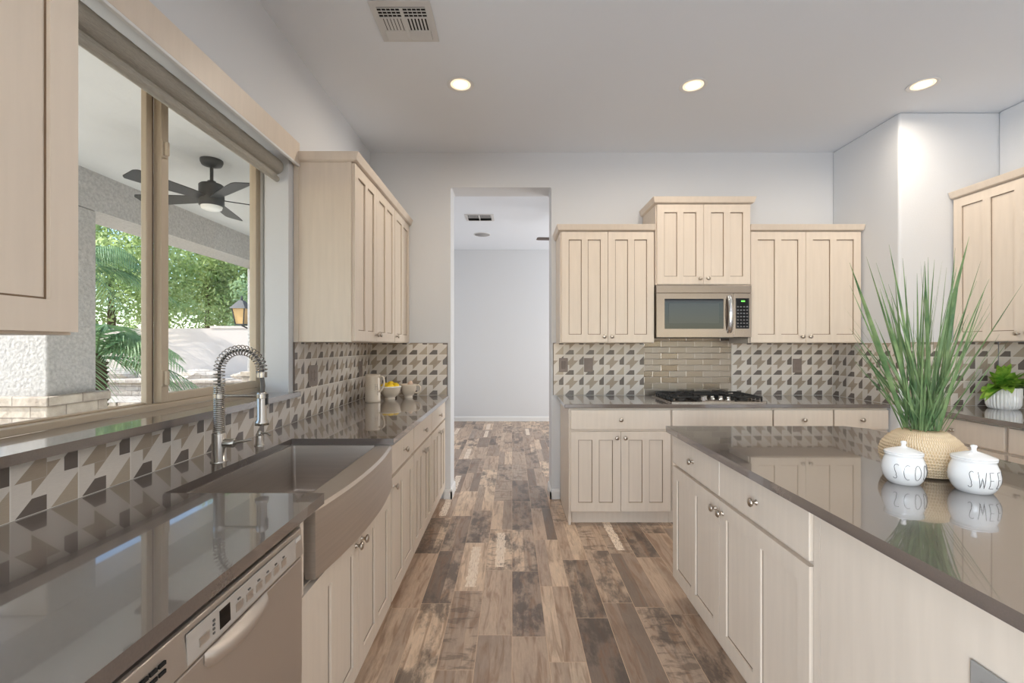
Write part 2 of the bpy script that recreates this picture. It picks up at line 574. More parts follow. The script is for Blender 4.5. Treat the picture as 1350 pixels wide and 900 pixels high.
def coil_material():
    m, n, b = newmat('coil_straw', 0.75)
    v, x, y, z = n.objxyz()
    ang = n.m('ARCTAN2', y, x)
    st = n.m('SINE', n.m('ADD', n.m('MULTIPLY', ang, 95.0), n.m('MULTIPLY', n.m('FLOOR', n.m('DIVIDE', z, 0.0098)), 2.1)))
    col = n.mix(n.smooth(st, 0.2, 0.9), lin(214, 186, 148), lin(238, 220, 192))
    f = n.noise(v, 12, 3)
    col = n.mix(n.m('MULTIPLY', n.smooth(f, 0.45, 0.7), 0.4), col, lin(204, 170, 126))
    n.put(b.inputs['Base Color'], col)
    bp = n.node('ShaderNodeBump'); bp.inputs['Strength'].default_value = 0.5; bp.inputs['Distance'].default_value = 0.002
    n.put(bp.inputs['Height'], st)
    n.put(b.inputs['Normal'], bp.outputs[0])
coil_material()

# ------------------------------------------------------------------ room shell
CEIL = 3.05
XL, YF = -1.25, 4.01
def structure(mb, name, m, **kw):
    return tag(mb.build(name, m, **kw), kind='structure')

structure(MB().box(-1.45, 7.0, -4.6, 8.2, -0.10, 0.0), 'floor', 'plank_tile')
structure(MB().box(-1.55, 7.2, -4.8, 8.4, CEIL, CEIL + 0.12), 'ceiling', 'ceiling_paint')

# left wall with the window hole
WY0, WY1, WZ0, WZ1 = 1.03, 2.545, 1.058, 2.44
WYO, XM, XO = 2.62, -1.378, -1.505
w = MB()
for (a, b, y1) in ((XM, XL, WY1), (XO, XM, WYO)):
    w.box(a, b, -1.0, WY0, 0, CEIL); w.box(a, b, y1, 8.2, 0, CEIL)
    w.box(a, b, WY0, y1, 0, WZ0); w.box(a, b, WY0, y1, WZ1, CEIL)
w.box(XO, XL, -4.6, -4.0, 0, CEIL); w.box(XO, XL, -4.0, -1.0, 2.3, CEIL)  # opening behind the camera added for the side fill lamp
structure(w, 'wall_left', 'wall_paint')
# far wall with the opening to the next room
OX0, OX1, OZ = -0.541, 0.347, 2.741
structure(MB().prism([(XL, 0), (OX0, 0), (OX0, OZ), (OX1, OZ), (OX1, 0), (3.60, 0), (3.60, CEIL), (XL, CEIL)], YF, YF + 0.24, 'y'),
          'wall_far', 'wall_paint', bevel=0.016, bseg=4)
structure(MB().box(2.825, 3.60, 3.32, YF, 0, CEIL), 'wall_corner', 'wall_paint', bevel=0.016, bseg=4)
structure(MB().box(3.547, 3.70, 0.4, 3.32, 0, CEIL), 'wall_right', 'wall_paint', bevel=0.016, bseg=3)
structure(MB().box(7.0, 7.2, -4.6, -0.9, 0, CEIL).box(7.0, 7.2, 2.1, 8.2, 0, CEIL).box(7.0, 7.2, -0.9, 2.1, 2.6, CEIL).box(7.0, 7.2, -0.9, 2.1, 0, 0.4), 'wall_east', 'wall_paint')
bw = MB()
xs = [-1.5, FILL_BACK[0][0], FILL_BACK[0][1], FILL_BACK[1][0], FILL_BACK[1][1], 7.2]
for i in range(5):
    if i % 2 == 0: bw.box(xs[i], xs[i + 1], -4.8, -4.62, 0, CEIL)
    else:
        bw.box(xs[i], xs[i + 1], -4.8, -4.62, 2.5, CEIL); bw.box(xs[i], xs[i + 1], -4.8, -4.62, 0, 0.2)
structure(bw, 'wall_back', 'wall_paint')
# next room
structure(MB().box(-1.5, 3.8, 8.1, 8.3, 0, CEIL), 'wall_hall_far', 'wall_paint')
hr = MB().box(3.6, 3.8, YF + 0.24, 5.3, 0, CEIL).box(3.6, 3.8, 7.5, 8.1, 0, CEIL).box(3.6, 3.8, 5.3, 7.5, 0, 0.25).box(3.6, 3.8, 5.3, 7.5, 2.35, CEIL)
structure(hr, 'wall_hall_right', 'wall_paint')
BBP = [(0, 0), (0.014, 0), (0.014, 0.065), (0.008, 0.082), (0, 0.085)]
def baseboard(name, x0, x1, y, sgn=-1):
    structure(MB().prism([(y + sgn * a, z) for a, z in BBP], x0, x1, 'x'), name, 'trim_white')
baseboard('baseboard_hall', -1.25, 3.6, 8.1)
b = MB()
b.prism([(YF - a, z) for a, z in BBP], -0.60, OX0 + 0.014, 'x')
b.prism([(OX0 + a, z) for a, z in BBP], YF - 0.014, YF + 0.25, 'y')
structure(b, 'baseboard_left', 'trim_white')
b = MB()
b.prism([(YF - a, z) for a, z in BBP], OX1 - 0.014, 0.42, 'x')
b.prism([(OX1 - a, z) for a, z in BBP], YF - 0.014, YF + 0.25, 'y')
structure(b, 'baseboard_right', 'trim_white')

# ------------------------------------------------------------------ window over the sink
win = thing('window_1', None, None, (-1.440, 0, 0), kind='structure')
w = MB()      # outer frame
FA, FB = -0.060, 0.0
w.box(FA, FB, WY0 + .002, WY0 + 0.045, 1.088, WZ1); w.box(FA, FB, 2.600, WYO - .001, 1.088, WZ1)
w.box(FA, FB, WY0 + 0.045, 2.600, 1.088, 1.112); w.box(FA, FB, WY0 + 0.045, 2.600, 2.405, WZ1)
w.build('window_frame', 'window_vinyl', win, bevel=0.003)
MB().box(0.0, 0.012, 2.604, WYO - .001, 1.088, WZ1).box(0.026, 0.034, 2.600, WYO - .001, 1.088, WZ1).box(0.044, 0.052, 2.596, WYO - .001, 1.088, WZ1).build('jamb_track', 'trim_white', win)
MY = 1.872
w = MB()      # fixed lite meeting stile + thin bead
w.box(-0.058, -0.034, MY - 0.036, MY - 0.006, 1.112, 2.405)
w.box(-0.057, -0.040, WY0 + 0.045, MY - 0.036, 1.112, 1.120)
w.build('fixed_stile', 'window_vinyl', win, bevel=0.003)
MB().box(-0.040, -0.034, MY - 0.006, MY - 0.001, 1.112, 2.405).build('weather_strip', 'window_gasket', win)
MB().box(-0.054, -0.048, WY0 + 0.045, MY - 0.034, 1.118, 2.405).build('glass_pane', 'clear_glass', win)
s = MB()      # sliding sash
s.box(-0.036, -0.002, MY, MY + 0.040, 1.113, 2.404); s.box(-0.036, -0.004, 2.568, 2.598, 1.113, 2.404)
s.box(-0.036, -0.004, MY + 0.040, 2.568, 1.113, 1.150); s.box(-0.036, -0.004, MY + 0.040, 2.568, 2.37, 2.404)
s.build('sash', 'window_vinyl', win, bevel=0.003)
MB().box(-0.022, -0.016, MY + 0.038, 2.570, 1.148, 2.372).build('glass_pane', 'clear_glass', win)
for zz in (1.215, 2.16):
    lt = MB().box(-0.002, 0.006, MY - 0.006, MY + 0.024, zz - 0.035, zz + 0.035)
    lt.box(0.006, 0.022, MY + 0.002, MY + 0.016, zz - 0.028, zz + 0.030)
    lt.build('latch', 'window_vinyl', win, bevel=0.004)

tag(MB().prism([(-1.439, WY0 + 0.002), (XL - 0.001, WY0 + 0.002), (XL + 0.001, 0.93), (-1.205, 0.93), (-1.205, 2.60), (XL + 0.001, 2.60), (XL - 0.001, WY1 - 0.002), (XM + .001, WY1 - 0.002), (XM + .001, WYO - 0.002), (-1.439, WYO - 0.002)],
               1.060, 1.088).build('window_sill', 'quartz', bevel=0.003),
    'dark grey quartz window sill ledge above the sink backsplash', 'window sill')
# valance board
va = thing('window_valance', 'cream wooden valance board across the top of the sink window', 'valance')
MB().box(-1.226, -1.212, 0.97, 2.600, 2.382, 2.503).box(XL + 0.001, -1.226, 2.580, 2.600, 2.382, 2.503).build('board', 'cream_paint', va, bevel=0.002)
MB().box(-1.226, -1.211, 0.97, 2.600, 2.370, 2.382).build('lit_edge', 'trim_white', va, bevel=0.002)  # white strip added: patio light on the board's underside, put into the colour
sh = thing('roller_shade', 'grey woven roller shade rolled up behind the window valance', 'window shade', (-1.315, 0, 2.345))
tp = []
MB().lathe([(0.043 + 0.001 * (k % 2), WY0 + 0.01 + (WY1 - WY0 - 0.02) * k / 40) for k in range(41)], 20, axis='y').build('fabric_roll', 'shade_fabric', sh)
MB().box(0.008, 0.011, WY0 + 0.02, WY1 - 0.02, -0.062, -0.02).build('hanging_cloth', 'shade_fabric', sh)
MB().lathe([(0.016, WY0 + 0.015), (0.016, WY1 - 0.015)], 14, c=(0.008, 0, -0.070), axis='y').build('bottom_rail', 'shade_fabric', sh)

# ------------------------------------------------------------------ cabinetry
def door_mb(w, h, np=2, t=0.020, fw=0.057, top=0.062):
    """front faces -y; lies in y -t..0, x 0..w, z 0..h"""
    m = MB()
    rec = 0.009
    m.box(0, fw, -t, 0, 0, h); m.box(w - fw, w, -t, 0, 0, h)
    m.box(fw, w - fw, -t, 0, 0, top); m.box(fw, w - fw, -t, 0, h - top, h)
    inner = w - 2 * fw
    ms = 0.050
    xs = []
    if np == 2:
        c = w / 2
        m.box(c - ms / 2, c + ms / 2, -t, 0, top, h - top)
        xs = [(fw, c - ms / 2), (c + ms / 2, w - fw)]
    else:
        xs = [(fw, w - fw)]
    for a, b in xs:
        m.box(a, b, -t + rec, 0, top, h - top)
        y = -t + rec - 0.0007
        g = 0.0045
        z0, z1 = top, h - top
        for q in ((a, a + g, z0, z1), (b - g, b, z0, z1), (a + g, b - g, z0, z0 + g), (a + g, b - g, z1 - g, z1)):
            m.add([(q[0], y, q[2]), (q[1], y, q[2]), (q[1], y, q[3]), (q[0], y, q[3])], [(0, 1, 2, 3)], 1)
    return m

KNOB = None
def knob(parent, x, y, z):
    global KNOB
    if KNOB is None:
        mb = MB().lathe([(0.0095, 0.0), (0.0095, -0.002), (0.0055, -0.004), (0.005, -0.012), (0.009, -0.016), (0.0145, -0.019), (0.0155, -0.023), (0.0135, -0.027), (0.007, -0.0295), (0.0, -0.030)], 18, axis='y')
        KNOB = mb.build('knob', 'nickel', parent, (x, y, z))
        return KNOB
    k = KNOB.copy(); C.objects.link(k)
    k.parent = parent; k.location = (x, y, z)
    return k

def add_door(root, x0, x1, z0, z1, side=None, kz='top', np=2):
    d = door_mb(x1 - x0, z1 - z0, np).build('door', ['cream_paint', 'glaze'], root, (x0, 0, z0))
    if side:
        kx = 0.030 if side == 'L' else (x1 - x0) - 0.030
        knob(d, kx, -0.020, (z1 - z0 - 0.045) if kz == 'top' else 0.045)
    return d

def add_drawer(root, x0, x1, z0, z1, kn=True):
    mb = MB().box(0, x1 - x0, -0.020, 0, 0, z1 - z0)
    d = mb.build('drawer', 'cream_paint', root, (x0, 0, z0), bevel=0.003)
    if kn: knob(d, (x1 - x0) / 2, -0.020, (z1 - z0) / 2)
    return d

def crown(root, w, d, z0, h=0.05, out=0.030, left=True, right=True, name='crown_molding'):
    l0, r0 = (-0.004 if left else 0.0), (w + 0.004 if right else w)
    l1, r1 = (-out if left else 0.0), (w + out if right else w)
    f0, f1 = -0.012, -0.020 - out
    v = [(l0, f0, z0), (r0, f0, z0), (r0, d, z0), (l0, d, z0),
         (l1 * 0.55 + l0 * .45, f1 * .6 + f0 * .4, z0 + 0.008), (r1 * .55 + r0 * .45, f1 * .6 + f0 * .4, z0 + 0.008), (r0 if not right else r1 * .55 + r0 * .45, d, z0 + 0.008), (l1 * .55 + l0 * .45, d, z0 + 0.008),
         (l1, f1, z0 + h), (r1, f1, z0 + h), (r1, d, z0 + h), (l1, d, z0 + h)]
    f = [(0, 3, 2, 1), (8, 9, 10, 11)]
    for a in (0, 4):
        for i in range(4):
            j = (i + 1) % 4
            f.append((a + i, a + j, a + 4 + j, a + 4 + i))
    return MB().add(v, f).build(name, 'cream_paint', root, bevel=0.002)

def base_body(root, w, d, left_to_floor=False, right_to_floor=False, ztop=0.880):
    m = MB().box(0, w, 0, d, 0.10, ztop)
    m.build('carcass', 'cream_paint', root, bevel=0.0015)
    t = MB().box(0.018 if left_to_floor else 0, w - (0.018 if right_to_floor else 0), 0.055, 0.075, 0.0, 0.10)
    t.build('toe_kick', 'cream_paint', root)
    if left_to_floor:
        MB().box(0, 0.018, 0.004, d, 0.0, 0.10).build('side_panel', 'cream_paint', root)
    if right_to_floor:
        MB().box(w - 0.018, w, 0.004, d, 0.0, 0.10).build('side_panel', 'cream_paint', root)

G = 0.0015
def base_unit(label, loc, rz, w, d, doors, drawers, group, **kw):
    root = thing('base_cabinet', label, 'cabinet', loc, rz, group)
    base_body(root, w, d, **kw)
    for (a, b, side) in doors: add_door(root, a + G, b - G, 0.112, 0.706, side)
    for (a, b, kn) in drawers: add_drawer(root, a + G, b - G, 0.722, 0.868, kn)
    return root

GB = 'cream base cabinets'
# left run (faces +X)
LX = -0.600
LD = 0.636
def left_unit(label, y0, y1, doors, drawers):
    return base_unit(label, (LX, y0, 0), PI / 2, y1 - y0, LD, doors, drawers, GB)
left_unit('narrow cream base cabinet with one door, right behind the farmhouse sink', 2.185, 2.69, [(0.01, 0.50, 'L')], [(0.01, 0.50, True)])
left_unit('cream base cabinet on the window side, second beyond the sink, with paired doors', 2.692, 3.29, [(0.005, 0.30, 'R'), (0.30, 0.593, 'L')], [(0.005, 0.593, True)])
left_unit('cream base cabinet on the window side, farthest from the sink next to the doorway', 3.292, 4.005, [(0.005, 0.335, 'R'), (0.335, 0.66, 'L')], [(0.005, 0.66, True)])
# sink base
sb = thing('sink_cabinet', 'cream sink cabinet with low doors under the steel farmhouse sink', 'cabinet', (LX, 1.250, 0), PI / 2, GB)
sw = 2.183 - 1.250
MB().box(0.0, sw, 0, LD, 0.10, 0.655).box(0, 0.022, -0.018, LD, 0.655, 0.880).box(0.022, 0.050, 0.03, LD, 0.655, 0.880).box(sw - 0.024, sw, 0, LD, 0.655, 0.880).build('carcass', 'cream_paint', sb, bevel=0.0015)
MB().box(0, sw, 0.055, 0.075, 0, 0.10).build('toe_kick', 'cream_paint', sb)
add_door(sb, 0.004, 0.470, 0.112, 0.652, 'R'); add_door(sb, 0.474, sw - 0.006, 0.112, 0.652, 'L')

# far run (faces -Y)
FY = 3.42
FD = YF - FY - 0.003
def far_unit(label, x0, x1, doors, drawers, **kw):
    return base_unit(label, (x0, FY, 0), 0, x1 - x0, FD, doors, drawers, GB, **kw)
far_unit('wide cream base cabinet with one drawer and two doors, beside the doorway', 0.425, 1.192, [(0.012, 0.388, 'R'), (0.388, 0.762, 'L')], [(0.012, 0.762, True)], left_to_floor=True)
far_unit('cream base cabinet with a plain false front under the gas cooktop', 1.194, 1.951, [(0.003, 0.380, 'R'), (0.380, 0.754, 'L')], [(0.003, 0.754, False)])
far_unit('cream drawer-front base cabinet just right of the cooktop', 1.953, 2.404, [(0.003, 0.448, 'L')], [(0.003, 0.448, True)])
far_unit('cream drawer-front base cabinet in the corner, farthest right of the cooktop', 2.406, 2.820, [(0.003, 0.410, 'R')], [(0.003, 0.410, True)])

# right run (faces -X)
RX = 2.915
RD = 3.545 - RX
base_unit('cream base cabinet below the ribbed pot, behind the woven basket', (RX, 3.315, 0), -PI / 2, 0.645, RD, [(0.01, 0.375, 'R'), (0.375, 0.64, 'L')], [(0.01, 0.64, True)], GB)
base_unit('cream base cabinet cut off by the right edge, behind the SWEETS jar', (RX, 2.668, 0), -PI / 2, 0.60, RD, [(0.012, 0.30, 'R'), (0.30, 0.59, 'L')], [(0.012, 0.59, True)], GB)

GU = 'cream wall cabinets'
def upper(label, loc, rz, w, d, z0, z1, doors, left=True, right=True, ch=0.05, scribe=False):
    root = thing('wall_cabinet', label, 'cabinet', loc, rz, GU)
    MB().box(0, w, 0, d, z0, z1).build('carcass', 'cream_paint', root, bevel=0.0015)
    for (a, b, side) in doors: add_door(root, a + G, b - G, z0 + 0.006, z1 - 0.004, side, 'bottom')
    if ch: crown(root, w, d, z1, ch, left=left, right=right)
    return root
UD = 0.328
# far wall
upper('cream wall cabinet with two doors between the doorway and the microwave', (0.388, YF - 0.33, 0), 0, 0.760, UD, 1.370, 2.268, [(0.010, 0.384, 'R'), (0.384, 0.756, 'L')], right=False)
upper('taller raised cream wall cabinet above the microwave', (1.150, YF - 0.36, 0), 0, 0.758, 0.358, 1.832, 2.478, [(0.006, 0.379, 'R'), (0.379, 0.752, 'L')], ch=0.052)
upper('cream wall cabinet with two doors right of the microwave', (1.910, YF - 0.33, 0), 0, 0.912, UD, 1.370, 2.268, [(0.008, 0.452, 'R'), (0.452, 0.898, 'L')], left=False, right=False)
# left wall, beyond the window
ua = upper('cream wall cabinet with two doors, nearest the far edge of the window', (-0.920, 2.605, 0), PI / 2, 0.890, UD, 1.370, 2.400, [(0.004, 0.425, 'R'), (0.425, 0.886, 'L')], left=True, right=False)
MB().box(-0.006, 0, 0.30, 0.327, 1.370, 2.40).box(-0.006, 0, 0, 0.02, 1.370, 2.40).build('scribe_strip', 'cream_paint', ua)
upper('cream wall cabinet with a single door in the far left corner', (-0.920, 3.497, 0), PI / 2, 0.508, UD, 1.370, 2.400, [(0.004, 0.490, 'L')], left=False, right=False)
# left wall, near the camera
upper('large cream wall cabinet door in the left foreground before the window', (-0.920, 0.045, 0), PI / 2, 0.905, UD, 1.372, 2.400, [(0.004, 0.450, None), (0.450, 0.901, None)], left=True, right=True)
# right wall
upper('cream wall cabinet at the right edge above the ribbed pot', (3.222, 3.312, 0), -PI / 2, 0.93, 0.323, 1.376, 2.408, [(0.010, 0.468, 'R'), (0.468, 0.926, 'L')], left=False, right=False)

# ------------------------------------------------------------------ worktops
CT0, CT1 = 0.882, 0.912
lc = MB().prism([(XL + 0.002, -0.7), (-0.557, -0.7), (-0.557, 1.353), (-1.035, 1.353), (-1.035, 2.14), (-0.557, 2.14), (-0.557, 4.005), (XL + 0.002, 4.005)], CT0, CT1)
tag(lc.build('worktop', 'quartz', bevel=0.003), 'long dark grey quartz worktop around the farmhouse sink', 'worktop')
tag(MB().box(0.392, 2.822, 3.395, YF - 0.002, CT0, CT1).build('worktop', 'quartz', bevel=0.003), 'dark grey quartz worktop on the far wall holding the cooktop', 'worktop')
tag(MB().box(2.862, 3.545, 1.9, 3.317, CT0, CT1).build('worktop', 'quartz', bevel=0.003), 'dark grey quartz worktop on the right wall under the ribbed pot', 'worktop')
tag(MB().prism([(0.835, 0.10), (1.88, 0.10), (1.88, 2.40), (1.80, 2.475), (0.835, 2.475)], CT0, CT1).build('worktop', 'quartz', bevel=0.003), 'wide dark grey quartz worktop on the island', 'worktop')

# island
isl = thing('kitchen_island', 'cream kitchen island with drawers, doors and a plain end panel', 'island', (0.885, 2.455, 0), -PI / 2)
MB().box(0, 2.29, 0, 0.955, 0.10, 0.880).build('carcass', 'cream_paint', isl, bevel=0.0015)
MB().box(0.01, 1.16, 0.055, 0.075, 0, 0.10).box(1.17, 2.28, 0.03, 0.05, 0, 0.10).build('toe_kick', 'cream_paint', isl)
add_drawer(isl, 0.008, 0.553, 0.722, 0.868); add_drawer(isl, 0.557, 1.130, 0.722, 0.868)
add_door(isl, 0.008, 0.553, 0.112, 0.706, 'R'); add_door(isl, 0.557, 1.130, 0.112, 0.706, 'L')
MB().box(1.136, 1.166, -0.012, 0, 0.10, 0.880).build('stile', 'cream_paint', isl, bevel=0.002)
MB().box(1.172, 2.285, -0.016, 0, 0.02, 0.880).build('end_panel', 'cream_paint', isl, bevel=0.002)

# ------------------------------------------------------------------ backsplashes
TT = 0.008
def splash(label, polys, loc, rz, m='pattern_tile', trim=None, cat='backsplash'):
    """polys of (x0,x1,z0,z1) in local coords, tile boundary at local origin, z from worktop"""
    mb = MB()
    for (a, b, z0, z1) in polys: mb.box(a, b, -TT, 0, z0, z1)
    if trim:
        root = thing('backsplash', label, cat, loc, rz)
        mb.build('tile_field', m, root)
        t = MB()
        for q in trim: t.box(q[0], q[1], -TT - 0.001, 0, q[2], q[3])
        t.build('edge_trim', 'plate_mauve_dark', root)
        return root
    return tag(mb.build('backsplash', m, None, loc, rz), label, cat)
ZT = 1.368 - CT1
splash('houndstooth patterned tile backsplash along the window wall', [(-2.0, 2.600 - 1.126, 0, 1.059 - CT1), (2.600 - 1.126, 4.000 - 1.126, 0, ZT)], (XL + 0.0005, 1.126, CT1 + 0.0005), PI / 2,
       trim=[(2.598 - 1.126, 2.600 - 1.126, 1.09 - CT1, ZT)])
x0 = -0.745
splash('houndstooth patterned tile backsplash left of the doorway behind the lemons', [(XL + TT + 0.002 - x0, -0.572 - x0, 0, ZT)], (x0, YF - 0.0005, CT1 + 0.0005), 0,
       trim=[(-0.571 - x0, -0.566 - x0, 0, ZT + 0.004), (-0.895 - x0, -0.571 - x0, ZT + 0.0005, ZT + 0.004)])
x0 = 0.4545
splash('houndstooth patterned tile backsplash left of the steel tiles with two mauve plates', [(0.366 - x0, 1.160 - x0, 0, ZT)], (x0, YF - 0.0005, CT1 + 0.0005), 0,
       trim=[(0.360 - x0, 0.365 - x0, 0, ZT), (0.360 - x0, 0.386 - x0, ZT + 0.0005, ZT + 0.004)])
splash('stainless steel brick backsplash behind the gas cooktop', [(0, 0.766, 0, 1.425 - CT1)], (1.161, YF - 0.0005, CT1 + 0.0005), 0, 'steel_brick')
x0 = 2.106
splash('houndstooth patterned tile backsplash between the steel tiles and the corner', [(1.930 - x0, 2.824 - x0, 0, ZT)], (x0, YF - 0.0005, CT1 + 0.0005), 0)
splash('houndstooth patterned tile backsplash on the short return wall behind the tall grass', [(0.010, YF - 3.322 - 0.001, 0, ZT)], (2.8245, YF, CT1 + 0.0005), -PI / 2)
splash('houndstooth patterned tile backsplash on the right wall at the picture edge', [(0.01, 1.40, 0, ZT + 0.004)], (3.5465, 3.318, CT1 + 0.0005), -PI / 2)
splash('houndstooth patterned tile backsplash behind the ribbed pot', [(2.862 - 2.84, 3.536 - 2.84, 0, ZT + 0.006)], (2.84, 3.3195, CT1 + 0.0005), 0)

# outlet and switch plates
def plate(label, loc, rz, w=0.078, h=0.122, kind='outlet', m='plate_mauve', md='plate_mauve_dark', gang=1):
    root = thing('outlet_plate' if kind == 'outlet' else 'switch_plate', label, 'outlet' if kind == 'outlet' else 'switch', loc, rz, 'wall plates')
    MB().box(-w / 2, w / 2, -0.006, 0, -h / 2, h / 2).build('plate', m, root, bevel=0.003)
    for k in range(gang):
        cx = (k - (gang - 1) / 2) * 0.046
        if kind == 'outlet':
            o = MB().box(cx - 0.017, cx + 0.017, -0.0085, -0.006, -0.034, 0.034)
            o.build('receptacle', m, root, bevel=0.002)
            for zz in (-0.018, 0.018):
                for xx in (-0.007, 0.005):
                    MB().box(cx + xx, cx + xx + 0.002, -0.0090, -0.0083, zz - 0.005, zz + 0.005).build('slot', md, root)
        else:
            MB().box(cx - 0.017, cx + 0.017, -0.009, -0.006, -0.034, 0.034).build('rocker', md, root, bevel=0.002)
tl = XL + TT + 0.001
plate('mauve wall plate on the tile nearest the sink window', (tl, 2.835, 1.163), PI / 2, 0.125, 0.128, gang=2)
plate('narrow mauve wall plate on the window wall tile just above the pitcher', (tl, 3.72, 1.160), PI / 2)
ty = YF - TT - 0.001
plate('mauve switch plate on the tile closest to the doorway', (0.452, ty, 1.178), 0, kind='switch')
plate('mauve outlet plate midway on the tile between doorway and steel bricks', (0.672, ty, 1.178), 0, gang=1)
plate('mauve outlet plate on the tile right of the cooktop', (2.506, ty, 1.172), 0)
plate('grey outlet plate on the end panel of the island', (0.868, 0.818, 0.700), -PI / 2, 0.080, 0.122, m='plate_grey', md='plate_mauve_dark')

# ------------------------------------------------------------------ farmhouse sink
snk = thing('farmhouse_sink', 'stainless steel farmhouse sink with bowed apron front under the window', 'sink', (0, 0, 0))
SY0, SY1 = 1.3125, 2.150
def bow(t, a, b):  # apron plan curve
    return a + (b - a) * (1 - (2 * t - 1) ** 2)
N = 16
zt, zb = 0.8815, 0.676
outer = [(bow(i / N, -0.567, -0.535), SY0 + (SY1 - SY0) * i / N) for i in range(N + 1)]
m = MB()
innerx = -0.635
v = [(x, y, zb) for x, y in outer] + [(x, y, zt - 0.010) for x, y in outer] + [(x - 0.008, y, zt) for x, y in outer] + [(innerx, y, zt) for x, y in outer] + [(-0.596, y, zb) for x, y in outer]
n1 = N + 1
f = []
for i in range(N):
    for k in range(4):
        f.append((k * n1 + i, k * n1 + i + 1, (k + 1) * n1 + i + 1, (k + 1) * n1 + i))
    f.append((4 * n1 + i, 4 * n1 + i + 1, i + 1, i))
for e in (0, N):
    f.append(tuple(k * n1 + e for k in range(5)))
m.add(v, f, 0, False)
m.build('apron', 'steel_sink', snk)
# basin
bx0, bx1, by0, by1, bz = -1.028, -0.636, 1.360, 2.132, 0.668
m = MB()
m.add([(bx0, by0, zt), (bx1, by0, zt), (bx1, by1, zt), (bx0, by1, zt), (bx0 + .01, by0 + .01, bz), (bx1 - .01, by0 + .01, bz), (bx1 - .01, by1 - .01, bz), (bx0 + .01, by1 - .01, bz)],
      [(0, 1, 5, 4), (1, 2, 6, 5), (2, 3, 7, 6), (3, 0, 4, 7), (4, 5, 6, 7)])
m.add([(bx0 - .02, SY0, zt), (innerx, SY0, zt), (innerx, by0, zt), (bx0 - .02, by0, zt)], [(0, 1, 2, 3)])
m.add([(bx0 - .02, by1, zt), (innerx, by1, zt), (innerx, SY1, zt), (bx0 - .02, SY1, zt)], [(0, 1, 2, 3)])
m.add([(bx0 - .02, by0, zt), (bx0, by0, zt), (bx0, by1, zt), (bx0 - .02, by1, zt)], [(0, 1, 2, 3)])
m.build('basin', 'steel_sink', snk, bevel=0.012, bseg=3)
MB().lathe([(0.045, 0.6685), (0.045, 0.671), (0.03, 0.671), (0.026, 0.669)], 20, c=(-0.84, 1.75, 0)).build('drain', 'chrome', snk)

# ------------------------------------------------------------------ faucet
fa = thing('kitchen_faucet', 'brushed steel spring-neck kitchen faucet behind the sink', 'faucet', (-1.107, 1.720, CT1))
MB().lathe([(0.029, 0), (0.029, 0.004), (0.0245, 0.006), (0.0245, 0.105), (0.022, 0.108)], 24).build('base_body', 'faucet_steel', fa)
def coil(pathfn, turns, r, wire, ppt=14):
    pts = []
    n = int(turns * ppt)
    for i in range(n + 1):
        t = i / n
        p, b, u = pathfn(t)
        a = 2 * PI * turns * t
        pts.append(p + (b * math.cos(a) + u * math.sin(a)) * r)
    return MB().tube(pts, wire, 6)
X_, Y_, Z_ = Vector((1, 0, 0)), Vector((0, 1, 0)), Vector((0, 0, 1))
MB().lathe([(0.0145, 0.108), (0.0145, 0.285)], 18).build('riser', 'faucet_steel', fa)
coil(lambda t: (Vector((0, 0, 0.110 + 0.172 * t)), X_, Y_), 24, 0.0165, 0.0034, 12).build('lower_spring', 'faucet_steel', fa)
RA = 0.081
def arch(t):
    a0 = 0.055; tot = a0 + PI * RA + 0.005
    s_ = t * tot
    if s_ < a0:
        return Vector((0, 0, 0.285 + s_)), X_, Y_
    s_ -= a0
    if s_ < PI * RA:
        th = PI - s_ / RA
        rad = Vector((math.cos(th), 0, math.sin(th)))
        return Vector((RA, 0, 0.340)) + rad * RA, rad, Y_
    s_ -= PI * RA
    return Vector((2 * RA, 0, 0.340 - s_)), -X_, Y_
coil(arch, 25, 0.0185, 0.0018, 14).build('neck_spring', 'faucet_steel', fa)
MB().tube([arch(i / 40)[0] for i in range(41)], 0.0055, 10).build('hose', 'grey_print', fa)
MB().lathe([(0.018, 0.318), (0.018, 0.338)], 18, c=(2 * RA, 0, 0)).build('collar', 'faucet_steel', fa)
MB().tube([(2 * RA, 0, 0.32), (2 * RA + 0.004, 0, 0.285), (2 * RA, 0, 0.25)], 0.0075, 10).build('hose', 'grey_print', fa)
MB().lathe([(0.015, 0.262), (0.0175, 0.258), (0.0175, 0.160), (0.024, 0.150), (0.024, 0.138), (0.012, 0.136)], 20, c=(2 * RA, 0, 0)).build('spray_head', 'faucet_steel', fa)
MB().box(2 * RA + 0.014, 2 * RA + 0.021, -0.006, 0.006, 0.215, 0.255).build('spray_button', 'black_plastic', fa)
MB().tube([(0, 0, 0.248), (2 * RA - 0.016, 0, 0.248)], 0.0055, 8).lathe([(0.0205, 0.240), (0.0205, 0.256)], 16, c=(0, 0, 0)).lathe([(0.020, 0.240), (0.020, 0.256)], 18, c=(2 * RA, 0, 0)).build('holder_arm', 'faucet_steel', fa)
MB().lathe([(0.017, 0.022), (0.017, 0.055), (0.013, 0.060)], 16, c=(0, 0, 0.070), axis='x').tube([(0.055, 0, 0.071), (0.085, 0, 0.076), (0.122, 0, 0.082)], [0.005, 0.005, 0.0042], 8).build('lever_handle', 'faucet_steel', fa)

sd = thing('soap_dispenser', 'short steel soap dispenser pump between faucet and far sink corner', 'soap dispenser', (-1.107, 1.995, CT1))
MB().lathe([(0.021, 0), (0.021, 0.004), (0.016, 0.007), (0.0155, 0.042), (0.013, 0.045), (0.006, 0.046), (0.006, 0.060)], 20).build('base', 'faucet_steel', sd)
MB().lathe([(0.009, 0.050), (0.009, 0.062), (0.004, 0.065)], 16).tube([(0, 0, 0.055), (0.035, 0, 0.054), (0.048, 0, 0.044)], 0.0045, 8).build('pump_spout', 'faucet_steel', sd)

